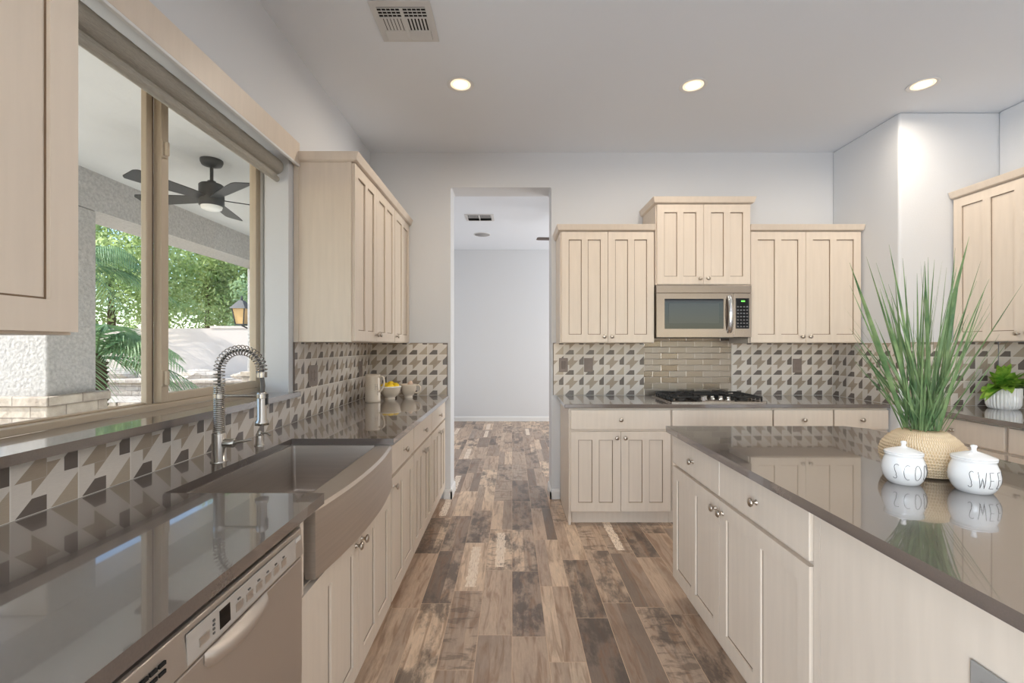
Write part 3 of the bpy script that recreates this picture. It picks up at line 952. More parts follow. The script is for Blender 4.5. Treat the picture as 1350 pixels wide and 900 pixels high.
# ------------------------------------------------------------------ dishwasher (faces +X)
dw = thing('dishwasher', 'stainless steel dishwasher under the worktop in the left foreground', 'dishwasher', (-0.592, 0.645, 0), PI / 2)
MB().box(0.003, 0.594, 0.012, 0.58, 0.09, 0.872).build('tub', 'black_gap', dw)
# door panel with scooped handle lip
MB().box(0.003, 0.597, -0.020, 0.012, 0.115, 0.777).build('door', 'steel_washer', dw, bevel=0.004)
MB().prism([(-0.022, 0.782), (0.012, 0.782), (0.012, 0.855), (-0.010, 0.855), (-0.016, 0.852)], 0.003, 0.597, 'x').build('control_panel', 'steel_washer', dw, bevel=0.002)
MB().prism([(-0.0225, 0.786), (-0.0205, 0.786), (-0.0185, 0.842), (-0.0205, 0.842)], 0.155, 0.555, 'x').build('control_strip', mat('washer_strip', lin(178, 171, 164), 0.35), dw, bevel=0.002)
# handle scoop
hs = MB()
N = 18
top, bot = [], []
v = []
for i in range(N + 1):
    t = i / N
    x = 0.200 + 0.215 * t
    e = math.sin(PI * t) ** 0.5
    v += [(x, -0.021, 0.779), (x, -0.021 - 0.022 * e, 0.775 - 0.004 * e), (x, -0.021 - 0.026 * e, 0.768 - 0.012 * e), (x, -0.021 - 0.012 * e, 0.760 - 0.024 * e), (x, -0.0195, 0.755 - 0.028 * e)]
f = [(5 * i + k, 5 * (i + 1) + k, 5 * (i + 1) + k + 1, 5 * i + k + 1) for i in range(N) for k in range(4)]
hs.add(v, f, 0, True)
hs.build('handle', 'steel_washer', dw)
def on_panel(x0, x1, z0, z1, m, name, parent=dw, off=0.0):
    def yy(z): return -0.0225 + (z - 0.786) / 0.056 * 0.002 - 0.0008 - off
    return MB().prism([(yy(z0), z0), (yy(z0) + 0.003, z0), (yy(z1) + 0.003, z1), (yy(z1), z1)], x0, x1, 'x').build(name, m, parent)
on_panel(0.243, 0.276, 0.796, 0.832, 'black_glass', 'display')
for i in range(6):
    x = 0.295 + i * 0.037
    on_panel(x, x + 0.024, 0.800, 0.816, 'steel_washer', 'button', off=0.0004)
on_panel(0.185, 0.212, 0.800, 0.816, 'steel_washer', 'button', off=0.0004)
mk = MB()
for i in range(6):
    x = 0.301 + i * 0.037
    mk.box(x, x + 0.008, -0.0236, -0.0215, 0.8215, 0.8245)
for k in range(4):
    mk.box(0.222, 0.227, -0.0240, -0.0215, 0.800 + 0.008 * k, 0.8035 + 0.008 * k)
mk.build('indicator_marks', 'grey_print', dw)
MB().box(0.557, 0.585, -0.0212, -0.017, 0.828, 0.838).build('badge', 'button_grey', dw)
sl = MB()
for rI in range(2):
    for k in range(5):
        sl.box(0.020 + k * 0.018, 0.034 + k * 0.018, -0.0218, -0.016, 0.812 + rI * 0.014, 0.818 + rI * 0.014)
sl.build('vent_slots', 'black_gap', dw)

# ------------------------------------------------------------------ microwave
MWX, MWY = 1.153, 3.630
mw = thing('microwave', 'stainless steel over-range microwave hanging above the cooktop', 'microwave', (MWX, MWY, 1.416))
W_ = 0.757
MB().box(0, W_, 0.022, YF - MWY - 0.012, 0.0, 0.414).build('case', 'steel', mw, bevel=0.003)
MB().box(0, W_, 0, 0.022, 0.352, 0.414).build('top_grille', 'steel', mw, bevel=0.003)
d = MB()
dx1 = 0.612
wx0, wx1, wz0, wz1 = 0.064, 0.535, 0.066, 0.306
d.box(0, wx0, 0, 0.022, 0.0, 0.350); d.box(wx1, dx1, 0, 0.022, 0.0, 0.350)
d.box(wx0, wx1, 0, 0.022, 0.0, wz0); d.box(wx0, wx1, 0, 0.022, wz1, 0.350)
dr = d.build('door', 'steel', mw)
MB().box(wx0, wx1, 0.004, 0.022, wz0, wz1).build('window', 'black_glass', dr)
MB().box(wx0 + 0.034, wx1 - 0.034, 0.0025, 0.004, wz0 + 0.046, wz1 - 0.036).build('window_screen', mat('mesh_glass', lin(44, 42, 40), 0.06, spec=0.5), dr)
hp = [(0.578, -0.002 - 0.034 * math.sin(PI * k / 14) ** 0.6, 0.040 + 0.285 * k / 14) for k in range(15)]
MB().tube(hp, 0.019, 12, flat=0.7).build('handle', 'chrome', dr)
MB().box(0.615, W_, 0, 0.022, 0.0, 0.350).build('control_panel', 'steel', mw, bevel=0.002)
MB().box(0.632, 0.738, -0.002, 0.001, 0.068, 0.310).build('keypad', 'black_glass', mw)
MB().box(0.674, 0.704, -0.0028, -0.0018, 0.281, 0.292).build('display', 'green_digits', mw)
kb = MB()
for r_ in range(7):
    for c_ in range(4):
        kb.box(0.641 + c_ * 0.0245, 0.654 + c_ * 0.0245, -0.0028, -0.0018, 0.080 + r_ * 0.0262, 0.089 + r_ * 0.0262)
kb.build('keys', 'key_grey', mw)
MB().box(0.010, W_ - 0.010, 0.03, YF - MWY - 0.02, -0.006, 0.0).build('bottom_plate', 'black_plastic', mw)

# ------------------------------------------------------------------ gas cooktop
ck = thing('gas_cooktop', 'stainless steel gas cooktop with black grates set in the far worktop', 'cooktop', (1.205, 3.455, CT1))
CW, CD = 0.740, 0.470
MB().prism([(0.012, 0), (CW - 0.012, 0), (CW, 0.015), (CW, CD - 0.012), (CW - 0.012, CD), (0.012, CD), (0, CD - 0.012), (0, 0.015)], 0, 0.010).build('steel_tray', 'steel', ck, bevel=0.004)
MB().prism([(0.25, 0.03), (0.50, 0.03), (0.47, 0.16), (0.28, 0.16)], 0.010, 0.014).build('control_area', 'steel', ck, bevel=0.002)
def grate(x0, x1, y0, y1):
    g_ = MB()
    h0, h1 = 0.034, 0.046
    bt = 0.011
    g_.box(x0, x1, y0, y0 + bt, h0, h1); g_.box(x0, x1, y1 - bt, y1, h0, h1)
    g_.box(x0, x0 + bt, y0, y1, h0, h1); g_.box(x1 - bt, x1, y0, y1, h0, h1)
    ny = 7
    for k in range(1, ny):
        yy = y0 + (y1 - y0) * k / ny
        g_.box(x0 - 0.003, x0 + 0.020, yy - 0.006, yy + 0.006, 0.012, h1 + 0.001)
        g_.box(x1 - 0.020, x1 + 0.003, yy - 0.006, yy + 0.006, 0.012, h1 + 0.001)
    cx, cy = (x0 + x1) / 2, (y0 + y1) / 2
    g_.box(x0, x1, cy - 0.006, cy + 0.006, h0, h1)
    for q in (0.25, 0.75):
        yy = y0 + (y1 - y0) * q
        g_.box(x0, cx - 0.025, yy - 0.005, yy + 0.005, h0, h1); g_.box(cx + 0.025, x1, yy - 0.005, yy + 0.005, h0, h1)
        g_.box(cx - 0.005, cx + 0.005, y0, yy - 0.03, h0, h1) if q < .5 else g_.box(cx - 0.005, cx + 0.005, yy + 0.03, y1, h0, h1)
    for xx in (x0, x1 - bt):
        for yy in (y0, y1 - bt):
            g_.box(xx, xx + bt, yy, yy + bt, 0.010, h0)
    g_.build('grate', 'cast_iron', ck, bevel=0.003)
grate(0.022, 0.235, 0.035, 0.440); grate(0.505, 0.718, 0.035, 0.440); grate(0.262, 0.478, 0.235, 0.440)
for (xx, yy) in ((0.13, 0.135), (0.13, 0.34), (0.61, 0.135), (0.61, 0.34), (0.37, 0.335)):
    MB().lathe([(0.045, 0.010), (0.045, 0.016), (0.034, 0.018), (0.034, 0.028), (0.0, 0.030)], 18, c=(xx, yy, 0)).build('burner', 'cast_iron', ck)
for xx, yy in ((0.272, 0.065), (0.308, 0.115), (0.370, 0.125), (0.432, 0.115), (0.468, 0.065)):
    MB().lathe([(0.021, 0.014), (0.019, 0.020), (0.015, 0.022), (0.0135, 0.040), (0.010, 0.043), (0, 0.043)], 18, c=(xx, yy, 0)).build('control_knob', 'chrome', ck)

# ------------------------------------------------------------------ jars with lettering
def stroke_letter(ch):
    A = lambda cx, cy, rx, ry, a0, a1, n=14: [(cx + rx * math.cos(R(a0 + (a1 - a0) * k / n)), cy + ry * math.sin(R(a0 + (a1 - a0) * k / n))) for k in range(n + 1)]
    if ch == 'O': return [A(0.5, 0.5, 0.42, 0.5, 90, 450, 22)]
    if ch == 'C': return [A(0.60, 0.5, 0.48, 0.5, 65, 290, 18)]
    if ch == 'S': return [A(0.62, 0.82, 0.30, 0.18, 40, 200, 10) + [(0.40, 0.62), (0.58, 0.36)] + A(0.36, 0.16, 0.24, 0.16, 40, -150, 10)]
    if ch == 'P': return [[(0.2, 0), (0.2, 1)], [(0.2, 1), (0.6, 0.97), (0.75, 0.78), (0.6, 0.56), (0.2, 0.52)]]
    if ch == 'W': return [[(0, 1), (0.28, 0), (0.5, 0.66), (0.74, 0), (1, 1)]]
    if ch == 'E': return [[(0.75, 1), (0.15, 1), (0.15, 0), (0.75, 0)], [(0.15, 0.52), (0.62, 0.52)]]
    if ch == 'T': return [[(0, 1), (1, 1)], [(0.5, 1), (0.5, 0)]]
    if ch == 'H': return [[(0.1, 0), (0.1, 1)], [(0.9, 0), (0.9, 1)], [(0.1, 0.5), (0.9, 0.5)]]
    if ch == 'I': return [[(0.5, 0), (0.5, 1)]]
    return []

def prof_r(prof, z):
    for (r0, z0), (r1, z1) in zip(prof, prof[1:]):
        if z0 <= z <= z1 and z1 > z0:
            return r0 + (r1 - r0) * (z - z0) / (z1 - z0)
    return prof[-1][0]

def lettering(root, text, prof, ang0, dang, z0, hgt, wid, wire=0.0009):
    """ang0: compass of the first letter; letters run to the viewer's right"""
    mb = MB()
    for i, ch in enumerate(text):
        for st in stroke_letter(ch):
            pts = []
            dense = []
            for (p, q) in zip(st, st[1:]):
                for k in range(4):
                    dense.append((p[0] + (q[0] - p[0]) * k / 4, p[1] + (q[1] - p[1]) * k / 4))
            dense.append(st[-1])
            for (lx, lz) in dense:
                z = z0 + lz * hgt
                r_ = prof_r(prof, z) + wire * 0.3
                a = ang0 + i * dang + (lx - 0.5) * wid / max(r_, 0.01)
                pts.append((r_ * math.cos(a), r_ * math.sin(a), z))
            mb.tube(pts, wire, 5)
    return mb.build('lettering', 'ink', root)

JAR = [(0.046, 0.0), (0.052, 0.003), (0.062, 0.016), (0.0705, 0.036), (0.0720, 0.052), (0.0685, 0.074), (0.061, 0.092), (0.0595, 0.0975), (0.0635, 0.101), (0.0635, 0.105), (0.058, 0.106)]
JIN = [(0.054, 0.103), (0.052, 0.09), (0.060, 0.05), (0.045, 0.006), (0.0, 0.006)]
LID = [(0.064, 0.1065), (0.0645, 0.1095), (0.060, 0.112), (0.045, 0.117), (0.025, 0.1235), (0.009, 0.1275), (0.0072, 0.131), (0.0075, 0.136), (0.0098, 0.1405), (0.0088, 0.1455), (0.0, 0.1475)]
def jar(label, x, y, text, ang0, dang, wid, sc=1.0):
    root = thing('canister', label, 'jar', (x, y, CT1), 0, 'white lidded jars')
    kr, kz = 0.80 * sc, 0.93 * sc
    P = [(r * kr, z * kz) for r, z in JAR]
    MB().lathe(P + [(r * kr, z * kz) for r, z in JIN], 40).build('jar_body', 'ceramic_white', root)
    MB().lathe([(r * kr, z * kz) for r, z in [(0.0, 0.1064)] + LID], 36).build('lid', 'ceramic_white', root)
    lettering(root, text, P, ang0, dang, 0.022 * sc, 0.046 * sc, wid, 0.00075)
    return root
def face(x, y): return math.atan2(-y, -x)
jx, jy = 1.252, 1.455
jar('white ceramic jar lettered SCOOP with knobbed lid on the island', jx, jy, 'SCOOP', face(jx, jy) - R(20), R(29), 0.021, 0.98)
jx, jy = 1.392, 1.372
jar('white ceramic jar lettered SWEETS with knobbed lid on the island', jx, jy, 'SWEETS', face(jx, jy) - R(6), R(24), 0.018, 1.02)

# ------------------------------------------------------------------ woven basket with tall grass
VX, VY = 1.408, 1.562
gp = thing('potted_grass', 'tall spiky green grass in a round woven basket on the island', 'plant', (VX, VY, CT1))
env = [(0.095, 0.0), (0.118, 0.008), (0.138, 0.032), (0.148, 0.056), (0.149, 0.076), (0.141, 0.098), (0.122, 0.120), (0.096, 0.139), (0.062, 0.155)]
env = [(r_ * 0.785, z_) for r_, z_ in env]
def env_r(z): return prof_r(env, z)
pr = [(0.0, 0.001), (0.074, 0.001)]
z = 0.0
ch = 0.0098
nco = int(0.155 / ch)
for i in range(nco):
    for k in range(5):
        t = k / 5
        zz = i * ch + t * ch
        pr.append((env_r(zz + 0.002) + 0.0034 * math.sin(PI * t) - 0.001, zz + 0.002))
pr += [(0.045, 0.153), (0.043, 0.14), (0.07, 0.10), (0.0, 0.10)]
MB().lathe(pr, 64).build('basket', 'coil_straw', gp)
MB().lathe([(0.0, 0.142), (0.0425, 0.142), (0.0425, 0.134), (0, 0.134)], 32).build('soil', 'stem_brown', gp)
def blade(mb, p0, p1, w, droop, tw, n=10, m=0):
    p0, p1 = Vector(p0), Vector(p1)
    d = p1 - p0
    L = d.length
    out = Vector((d.x, d.y, 0))
    if out.length < 1e-4: out = Vector((math.cos(tw), math.sin(tw), 0))
    out.normalize()
    sd_ = Vector((-out.y, out.x, 0))
    side = (sd_ * math.cos(tw) + out * math.sin(tw)).normalized()
    v = []
    for i in range(n + 1):
        t = i / n
        p = p0 + d * t + Vector((0, 0, 1)) * droop * L * math.sin(PI * t) * 0.6
        ww = w * (0.55 + 0.9 * t) if t < 0.42 else w * 0.93 * (1 - ((t - 0.42) / 0.58) ** 1.5) + 0.0006
        nrm = side.cross(d).normalized()
        v += [p - side * ww / 2, p + nrm * ww * 0.14, p + side * ww / 2]
    f = []
    for i in range(n):
        for k in range(2):
            f.append((3 * i + k, 3 * (i + 1) + k, 3 * (i + 1) + k + 1, 3 * i + k + 1))
    mb.add(v, f, m, True)
def px2(px, py, Y): return Vector(((px - 675) / 600 * Y - VX, Y - VY, EYE - (py - 455) / 600 * Y - CT1))
fol = MB()
rnd = random.Random(3)
mains = [(1120, 346, 1.53, .019), (1142, 338, 1.63, .011), (1172, 322, 1.55, .010), (1190, 340, 1.67, .008), (1219, 344, 1.51, .014), (1278, 311, 1.50, .026),
         (1232, 342, 1.65, .007), (1293, 344, 1.57, .010), (1312, 388, 1.53, .008), (1325, 412, 1.59, .008), (1298, 382, 1.67, .006), (1155, 346, 1.67, .006), (1259, 338, 1.70, .008), (1209, 360, 1.71, .007),
         (1122, 470, 1.55, .009), (1133, 452, 1.50, .008), (1152, 447, 1.61, .007), (1128, 482, 1.67, .006), (1308, 470, 1.51, .008), (1296, 486, 1.55, .007), (1318, 440, 1.65, .005), (1135, 400, 1.70, .006), (1248, 352, 1.45, .008), (1266, 356, 1.55, .012), (1180, 372, 1.45, .013), (1160, 380, 1.47, .012)]
for (px, py, Y, w_) in mains:
    tip = px2(px, py, Y)
    a = rnd.uniform(0, 2 * PI)
    base = Vector((0.030 * math.cos(a) * .6 + max(-.03, min(.03, tip.x * 0.10)), 0.03 * math.sin(a), 0.125))
    blade(fol, base, tip, w_, rnd.uniform(0.01, 0.06), rnd.uniform(-0.9, 0.9))
for k in range(120):
    a = rnd.uniform(0, 2 * PI)
    tilt = rnd.uniform(0.03, 0.62) * (0.75 if math.sin(a) < 0 else 1.0)
    L = rnd.choice((rnd.uniform(0.22, 0.45), rnd.uniform(0.4, 0.66))) * (1.0 - 0.30 * tilt)
    base = Vector((rnd.uniform(-.034, .034), rnd.uniform(-.034, .034), 0.125))
    tip = base + Vector((math.sin(tilt) * math.cos(a), math.sin(tilt) * math.sin(a), math.cos(tilt))) * L
    blade(fol, base, tip, rnd.uniform(0.003, 0.0105), rnd.uniform(0, 0.08), rnd.uniform(-1.4, 1.4), 8)
fol.build('foliage', 'leaf_grass', gp)

# ------------------------------------------------------------------ ribbed pot with leafy plant
PX, PY = 3.400, 3.150
pp = thing('potted_plant', 'leafy bright green plant in a white ribbed pot on the right worktop', 'plant', (PX, PY, CT1))
seg = 192
v, f = [], []
hh = [(0.066, 0.0), (0.077, 0.008), (0.086, 0.03), (0.090, 0.146), (0.085, 0.150), (0.080, 0.14), (0.0, 0.13)]
for i, (r_, z) in enumerate(hh):
    for k in range(seg):
        rr = r_ + (0.0032 * math.cos(2 * PI * k / seg * 30) if 1 <= i <= 3 else 0)
        a = 2 * PI * k / seg
        v.append((rr * math.cos(a), rr * math.sin(a), z))
for i in range(len(hh) - 1):
    for k in range(seg):
        f.append((i * seg + k, i * seg + (k + 1) % seg, (i + 1) * seg + (k + 1) % seg, (i + 1) * seg + k))
MB().add(v, f, 0, True).build('ribbed_pot', 'ceramic_white', pp)
def broad_leaf(mb, base, d, L, w, curl, m=0):
    d = Vector(d).normalized()
    side = d.cross(Vector((0, 0, 1)))
    if side.length < 0.05: side = Vector((1, 0, 0))
    side.normalize()
    n = 8
    v = []
    up = side.cross(d).normalized()
    for i in range(n + 1):
        t = i / n
        p = Vector(base) + d * L * t - Vector((0, 0, 1)) * curl * L * t * t
        ww = w * math.sin(PI * min(1, t * 0.93 + 0.07)) ** 0.8
        v += [p - side * ww / 2 + up * ww * .18, p, p + side * ww / 2 + up * ww * .18]
    f = [(3 * i + k, 3 * (i + 1) + k, 3 * (i + 1) + k + 1, 3 * i + k + 1) for i in range(n) for k in range(2)]
    mb.add(v, f, m, True)
fo = MB()
for k in range(90):
    a = rnd.uniform(0, 2 * PI)
    el = rnd.uniform(0.1, 1.35)
    dirv = (math.cos(a) * math.cos(el), math.sin(a) * math.cos(el) * 0.22 - 0.30, math.sin(el))
    LL = rnd.uniform(0.15, 0.25)
    if dirv[0] > 0: LL = min(LL, 0.10 / max(dirv[0], 0.05))
    broad_leaf(fo, (rnd.uniform(-.06, .04), rnd.uniform(-.05, .02), 0.14), dirv, LL, rnd.uniform(0.035, 0.062), rnd.uniform(0.15, 0.6))
fo.build('foliage', 'leaf_bright', pp)

# ------------------------------------------------------------------ pitcher, bowl, lemons, cup
pt = thing('pitcher', 'tall cream ceramic pitcher in the corner of the left worktop', 'pitcher', (-1.080, 3.530, CT1))
PP = [(0.054, 0), (0.058, 0.004), (0.0585, 0.012), (0.057, 0.10), (0.055, 0.19), (0.056, 0.214)]
MB().lathe(PP + [(0.052, 0.214), (0.052, 0.02), (0, 0.02)], 32).build('pitcher_body', 'ceramic_cream', pt)
MB().tube([(0.052, -.012, 0.19), (0.072, -.014, 0.203), (0.090, -.016, 0.188), (0.094, -.017, 0.155), (0.084, -.015, 0.115), (0.066, -.013, 0.088), (0.053, -.012, 0.080)], 0.0075, 10).build('handle', 'ceramic_cream', pt)
fb = face(-1.08, 3.53)
lettering(pt, 'H', PP, fb + R(28), R(20), 0.098, 0.045, 0.022, 0.0007)
lettering(pt, 'O', PP, fb + R(42), R(20), 0.055, 0.030, 0.016, 0.0007)

BWX, BWY = -0.997, 3.720
bl = thing('bowl', 'cream ceramic bowl filled with lemons next to the pitcher', 'bowl', (BWX, BWY, CT1))
MB().lathe([(0.040, 0), (0.042, 0.008), (0.038, 0.012), (0.060, 0.030), (0.080, 0.062), (0.0885, 0.098), (0.0905, 0.104), (0.087, 0.106), (0.082, 0.098), (0.070, 0.055), (0.045, 0.026), (0, 0.022)], 36).build('bowl_body', 'ceramic_cream', bl)
MB().lathe([(0.0895, 0.0985), (0.0912, 0.101), (0.0905, 0.1055), (0.087, 0.1068)], 36).build('rim', 'ceramic_white', bl)
lem0 = None
def lemon_mesh():
    return MB().lathe([(0, -0.041), (0.006, -0.039), (0.010, -0.034), (0.021, -0.026), (0.029, -0.010), (0.030, 0.004), (0.026, 0.020), (0.014, 0.031), (0.007, 0.036), (0, 0.038)], 20)
LEM = [(-0.040, -0.006, 0.104, (0.2, 1.4, 0.3), 'yellow lemon at the left of the bowl, beside the pitcher handle'),
       (0.010, -0.044, 0.100, (0.1, 1.5, 1.2), 'yellow lemon lying at the front middle of the bowl'),
       (0.044, 0.010, 0.102, (0.3, 1.3, 2.2), 'yellow lemon at the right of the bowl, toward the cup'),
       (-0.008, 0.046, 0.112, (0.6, 1.2, 0.9), 'yellow lemon at the back of the bowl, partly hidden')]
for i, (a, b_, c_, rot, lb) in enumerate(LEM):
    if i == 0:
        lem0 = thing('lemon', lb, 'lemon', (0, 0, 0), 0, 'lemons in the bowl')
        lemon_mesh().build('fruit', 'lemon_skin', lem0)
        MB().lathe([(0.004, 0.036), (0.003, 0.041), (0, 0.0415)], 8).build('stem', 'stem_brown', lem0)
        o = lem0
    else:
        o = copy_tree(lem0)
        o['label'] = lb
    o.location = (BWX + a, BWY + b_, CT1 + c_)
    o.rotation_euler = rot

cu = thing('cup', 'large cream ceramic cup with a round handle, right of the lemon bowl', 'cup', (-0.874, 3.840, CT1))
MB().lathe([(0.036, 0), (0.037, 0.006), (0.033, 0.010), (0.050, 0.030), (0.064, 0.062), (0.068, 0.100), (0.070, 0.112), (0.0665, 0.113), (0.064, 0.10), (0.058, 0.06), (0.03, 0.02), (0, 0.018)], 32).build('cup_body', 'ceramic_cream', cu)
MB().tube([(0.064, -.01, 0.100), (0.085, -.012, 0.107), (0.104, -.014, 0.090), (0.104, -.014, 0.062), (0.088, -.012, 0.042), (0.058, -.01, 0.040)], 0.0065, 10).build('handle', 'ceramic_cream', cu)
eg = []
for i, (a, b_, c_, rr, lb) in enumerate([(0.012, 0.010, 0.108, (0, .3, 0), 'pale pink egg standing up out of the cream cup'), (-0.024, -0.012, 0.088, (0, 1.4, .5), 'pale pink egg lying lower in the cream cup')]):
    mb = MB().lathe([(0, -0.028), (0.012, -0.025), (0.020, -0.014), (0.0225, 0.0), (0.019, 0.016), (0.012, 0.027), (0.004, 0.032), (0, 0.033)], 20)
    o = tag(mb.build('egg', 'egg_shell', None, (-0.874 + a, 3.840 + b_, CT1 + c_)), lb, 'egg', 'eggs in the cup')
    o.rotation_euler = rr

# ------------------------------------------------------------------ ceiling lights
def downlight(label, x, y, hall=False):
    root = thing('downlight', label, 'ceiling light', (x, y, CEIL), 0, 'recessed ceiling lights')
    MB().lathe([(0.066, 0.0), (0.086, -0.001), (0.088, -0.004), (0.084, -0.006), (0.068, -0.004), (0.064, -0.001)], 36).build('trim_ring', 'trim_white', root)
    MB().lathe([(0.066, -0.002), (0.052, 0.030), (0.048, 0.055)], 32).build('baffle', 'lamp_lens', root)
    MB().lathe([(0.0, -0.0022), (0.046, -0.0022), (0.046, -0.0016), (0, -0.0016)], 28).build('bulb', 'lamp_bulb', root)
    light('can_or_fill', 'AREA', (x, y, CEIL - 0.010), (0, 0, 0), CAN_W, (1.0, 0.88, 0.73), shape='DISK', size=0.10, spread=R(170))
    return root
# cut the recesses in the ceiling look: the lights stand in shallow pockets
downlight('round recessed ceiling light on the left, nearest the square ceiling vent', -0.335, 2.965)
downlight('round recessed ceiling light in the middle, above the microwave', 1.185, 2.975)
downlight('round recessed ceiling light on the right, near the corner wall', 2.678, 2.965)
for (x, y) in ((2.678, 0.9), (0.6, -1.6), (3.0, -1.6), (5.4, -1.6)):  # unseen ceiling lamps added as extra fill, without fixtures
    light('can_or_fill', 'AREA', (x, y, CEIL - 0.01), (0, 0, 0), CAN_W, (1.0, 0.88, 0.73), shape='DISK', size=0.10, spread=R(170))

# ceiling register
cv = thing('ceiling_vent', 'square white ceiling air vent with dark louvers in the kitchen', 'air vent', (-0.56, 2.392, CEIL), 0, 'ceiling vents')
MB().box(-0.155, 0.155, -0.152, 0.150, -0.006, -0.0005).build('flange', 'vent_white', cv, bevel=0.003)
MB().box(-0.122, 0.122, -0.113, 0.126, -0.0075, -0.006).build('opening', 'black_gap', cv)
lv = MB()
for sgn in (-1, 1):
    xa, xb = (0.008, 0.122) if sgn > 0 else (-0.122, -0.008)
    # bank nearest the camera: three dark slots crossed by thin ribs
    for k in range(4):
        y = -0.113 + k * 0.0215
        lv.box(xa, xb, y, y + 0.0055, -0.010, -0.0076)
    for k in range(4):
        x = xa + (xb - xa) * (k + 1) / 5
        lv.box(x - 0.0015, x + 0.0015, -0.113, -0.042, -0.010, -0.0076)
    # middle bank: slats running away from the camera, turned to either side
    for k in range(7):
        x = xa + (xb - xa) * k / 6.4
        wd = 0.0135 if sgn < 0 else 0.0095
        lv.add([(x, -0.040, -0.010), (x + wd, -0.040, -0.0085), (x + wd, 0.052, -0.0085), (x, 0.052, -0.010)], [(0, 1, 2, 3)])
    # far bank: slats lying shut toward the camera
    for k in range(4):
        y = 0.058 + k * 0.017
        lv.add([(xa, y, -0.0076), (xb, y, -0.0076), (xb, y + 0.0165, -0.0125), (xa, y + 0.0165, -0.0125)], [(0, 1, 2, 3)])
lv.box(-0.008, 0.008, -0.113, 0.126, -0.0125, -0.0076)
lv.box(-0.122, 0.122, -0.046, -0.040, -0.012, -0.0076).box(-0.122, 0.122, 0.052, 0.058, -0.012, -0.0076)
lv.build('louvers', 'vent_white', cv)
# next room ceiling pieces
hv = thing('ceiling_vent', 'small white ceiling air vent seen through the doorway', 'air vent', (-0.43, 6.05, CEIL), 0, 'ceiling vents')
MB().box(-0.19, 0.19, -0.16, 0.16, -0.006, -0.0005).build('flange', 'vent_white', hv, bevel=0.003)
MB().box(-0.155, 0.155, -0.125, 0.125, -0.0075, -0.006).build('opening', 'black_gap', hv)
lv = MB()
for sgn in (-1, 1):
    xa, xb = (0.006, 0.155) if sgn > 0 else (-0.155, -0.006)
    for k in range(8):
        x = xa + (xb - xa) * k / 7.5
        lv.box(x, x + 0.007, -0.125, 0.0, -0.012, -0.0076)
    for k in range(4):
        y = 0.01 + k * 0.03
        lv.add([(xa, y, -0.016), (xb, y, -0.016), (xb, y + 0.024, -0.0076), (xa, y + 0.024, -0.0076)], [(0, 1, 2, 3)])
lv.box(-0.006, 0.006, -0.125, 0.125, -0.017, -0.0076)
lv.build('louvers', 'vent_white', hv)
cs = thing('ceiling_speaker', 'round grey ceiling speaker seen through the doorway', 'speaker', (-0.455, 6.98, CEIL))
MB().lathe([(0.128, -0.0005), (0.130, -0.004), (0.118, -0.008), (0.116, -0.005)], 32).build('rim', 'trim_white', cs)
MB().lathe([(0.0, -0.006), (0.117, -0.006), (0.117, -0.003), (0, -0.003)], 32).build('grille', 'speaker_grille', cs)

def ceiling_fan(label, loc, drop, radius, a0, m, motor_r=0.084, lightkit=True, bw0=0.05, bw1=0.068, pitch=0.24):
    root = thing('ceiling_fan', label, 'ceiling fan', loc)
    MB().lathe([(0.076, -0.0005), (0.076, -0.018), (0.066, -0.040), (0.03, -0.052), (0.014, -0.056)], 24).build('canopy', m, root)
    MB().lathe([(0.012, -0.05), (0.012, -drop + 0.12)], 12).build('downrod', m, root)
    MB().lathe([(0.028, -drop + 0.135), (0.030, -drop + 0.115), (motor_r - 0.01, -drop + 0.11), (motor_r, -drop + 0.10), (motor_r, -drop - 0.05), (motor_r - 0.008, -drop - 0.055)], 28).build('motor', m, root)
    if lightkit:
        MB().lathe([(motor_r - 0.012, -drop - 0.055), (motor_r - 0.018, -drop - 0.075), (0.04, -drop - 0.086), (0, -drop - 0.088)], 24).build('light_dome', 'frosted', root)
    for k in range(5):
        a = a0 + k * 2 * PI / 5
        ca, sa = math.cos(a), math.sin(a)
        def P(r_, t_, z_): return (r_ * ca - t_ * sa, r_ * sa + t_ * ca, z_)
        zc = -drop
        v = []
        for (r_, hw) in ((motor_r * 0.8, bw0 * .7), (motor_r + 0.08, bw0), (radius * 0.8, bw1), (radius - 0.02, bw1), (radius, bw1 * 0.72)):
            for sgn in (-1, 1):
                for dz in (-0.003, 0.003):
                    v.append(P(r_, sgn * hw, zc + sgn * hw * pitch + dz))
        f = []
        for i in range(4):
            o = 4 * i
            f += [(o, o + 4, o + 6, o + 2), (o + 1, o + 3, o + 7, o + 5), (o, o + 1, o + 5, o + 4), (o + 2, o + 6, o + 7, o + 3)]
        f += [(0, 2, 3, 1), (16, 17, 19, 18)]
        MB().add(v, f).build('blade', m, root)
    return root
ceiling_fan('brown ceiling fan blade showing at the edge of the doorway', (1.02, 5.6, CEIL), 0.40, 0.72, R(184), 'fan_brown', lightkit=False, pitch=0.0)

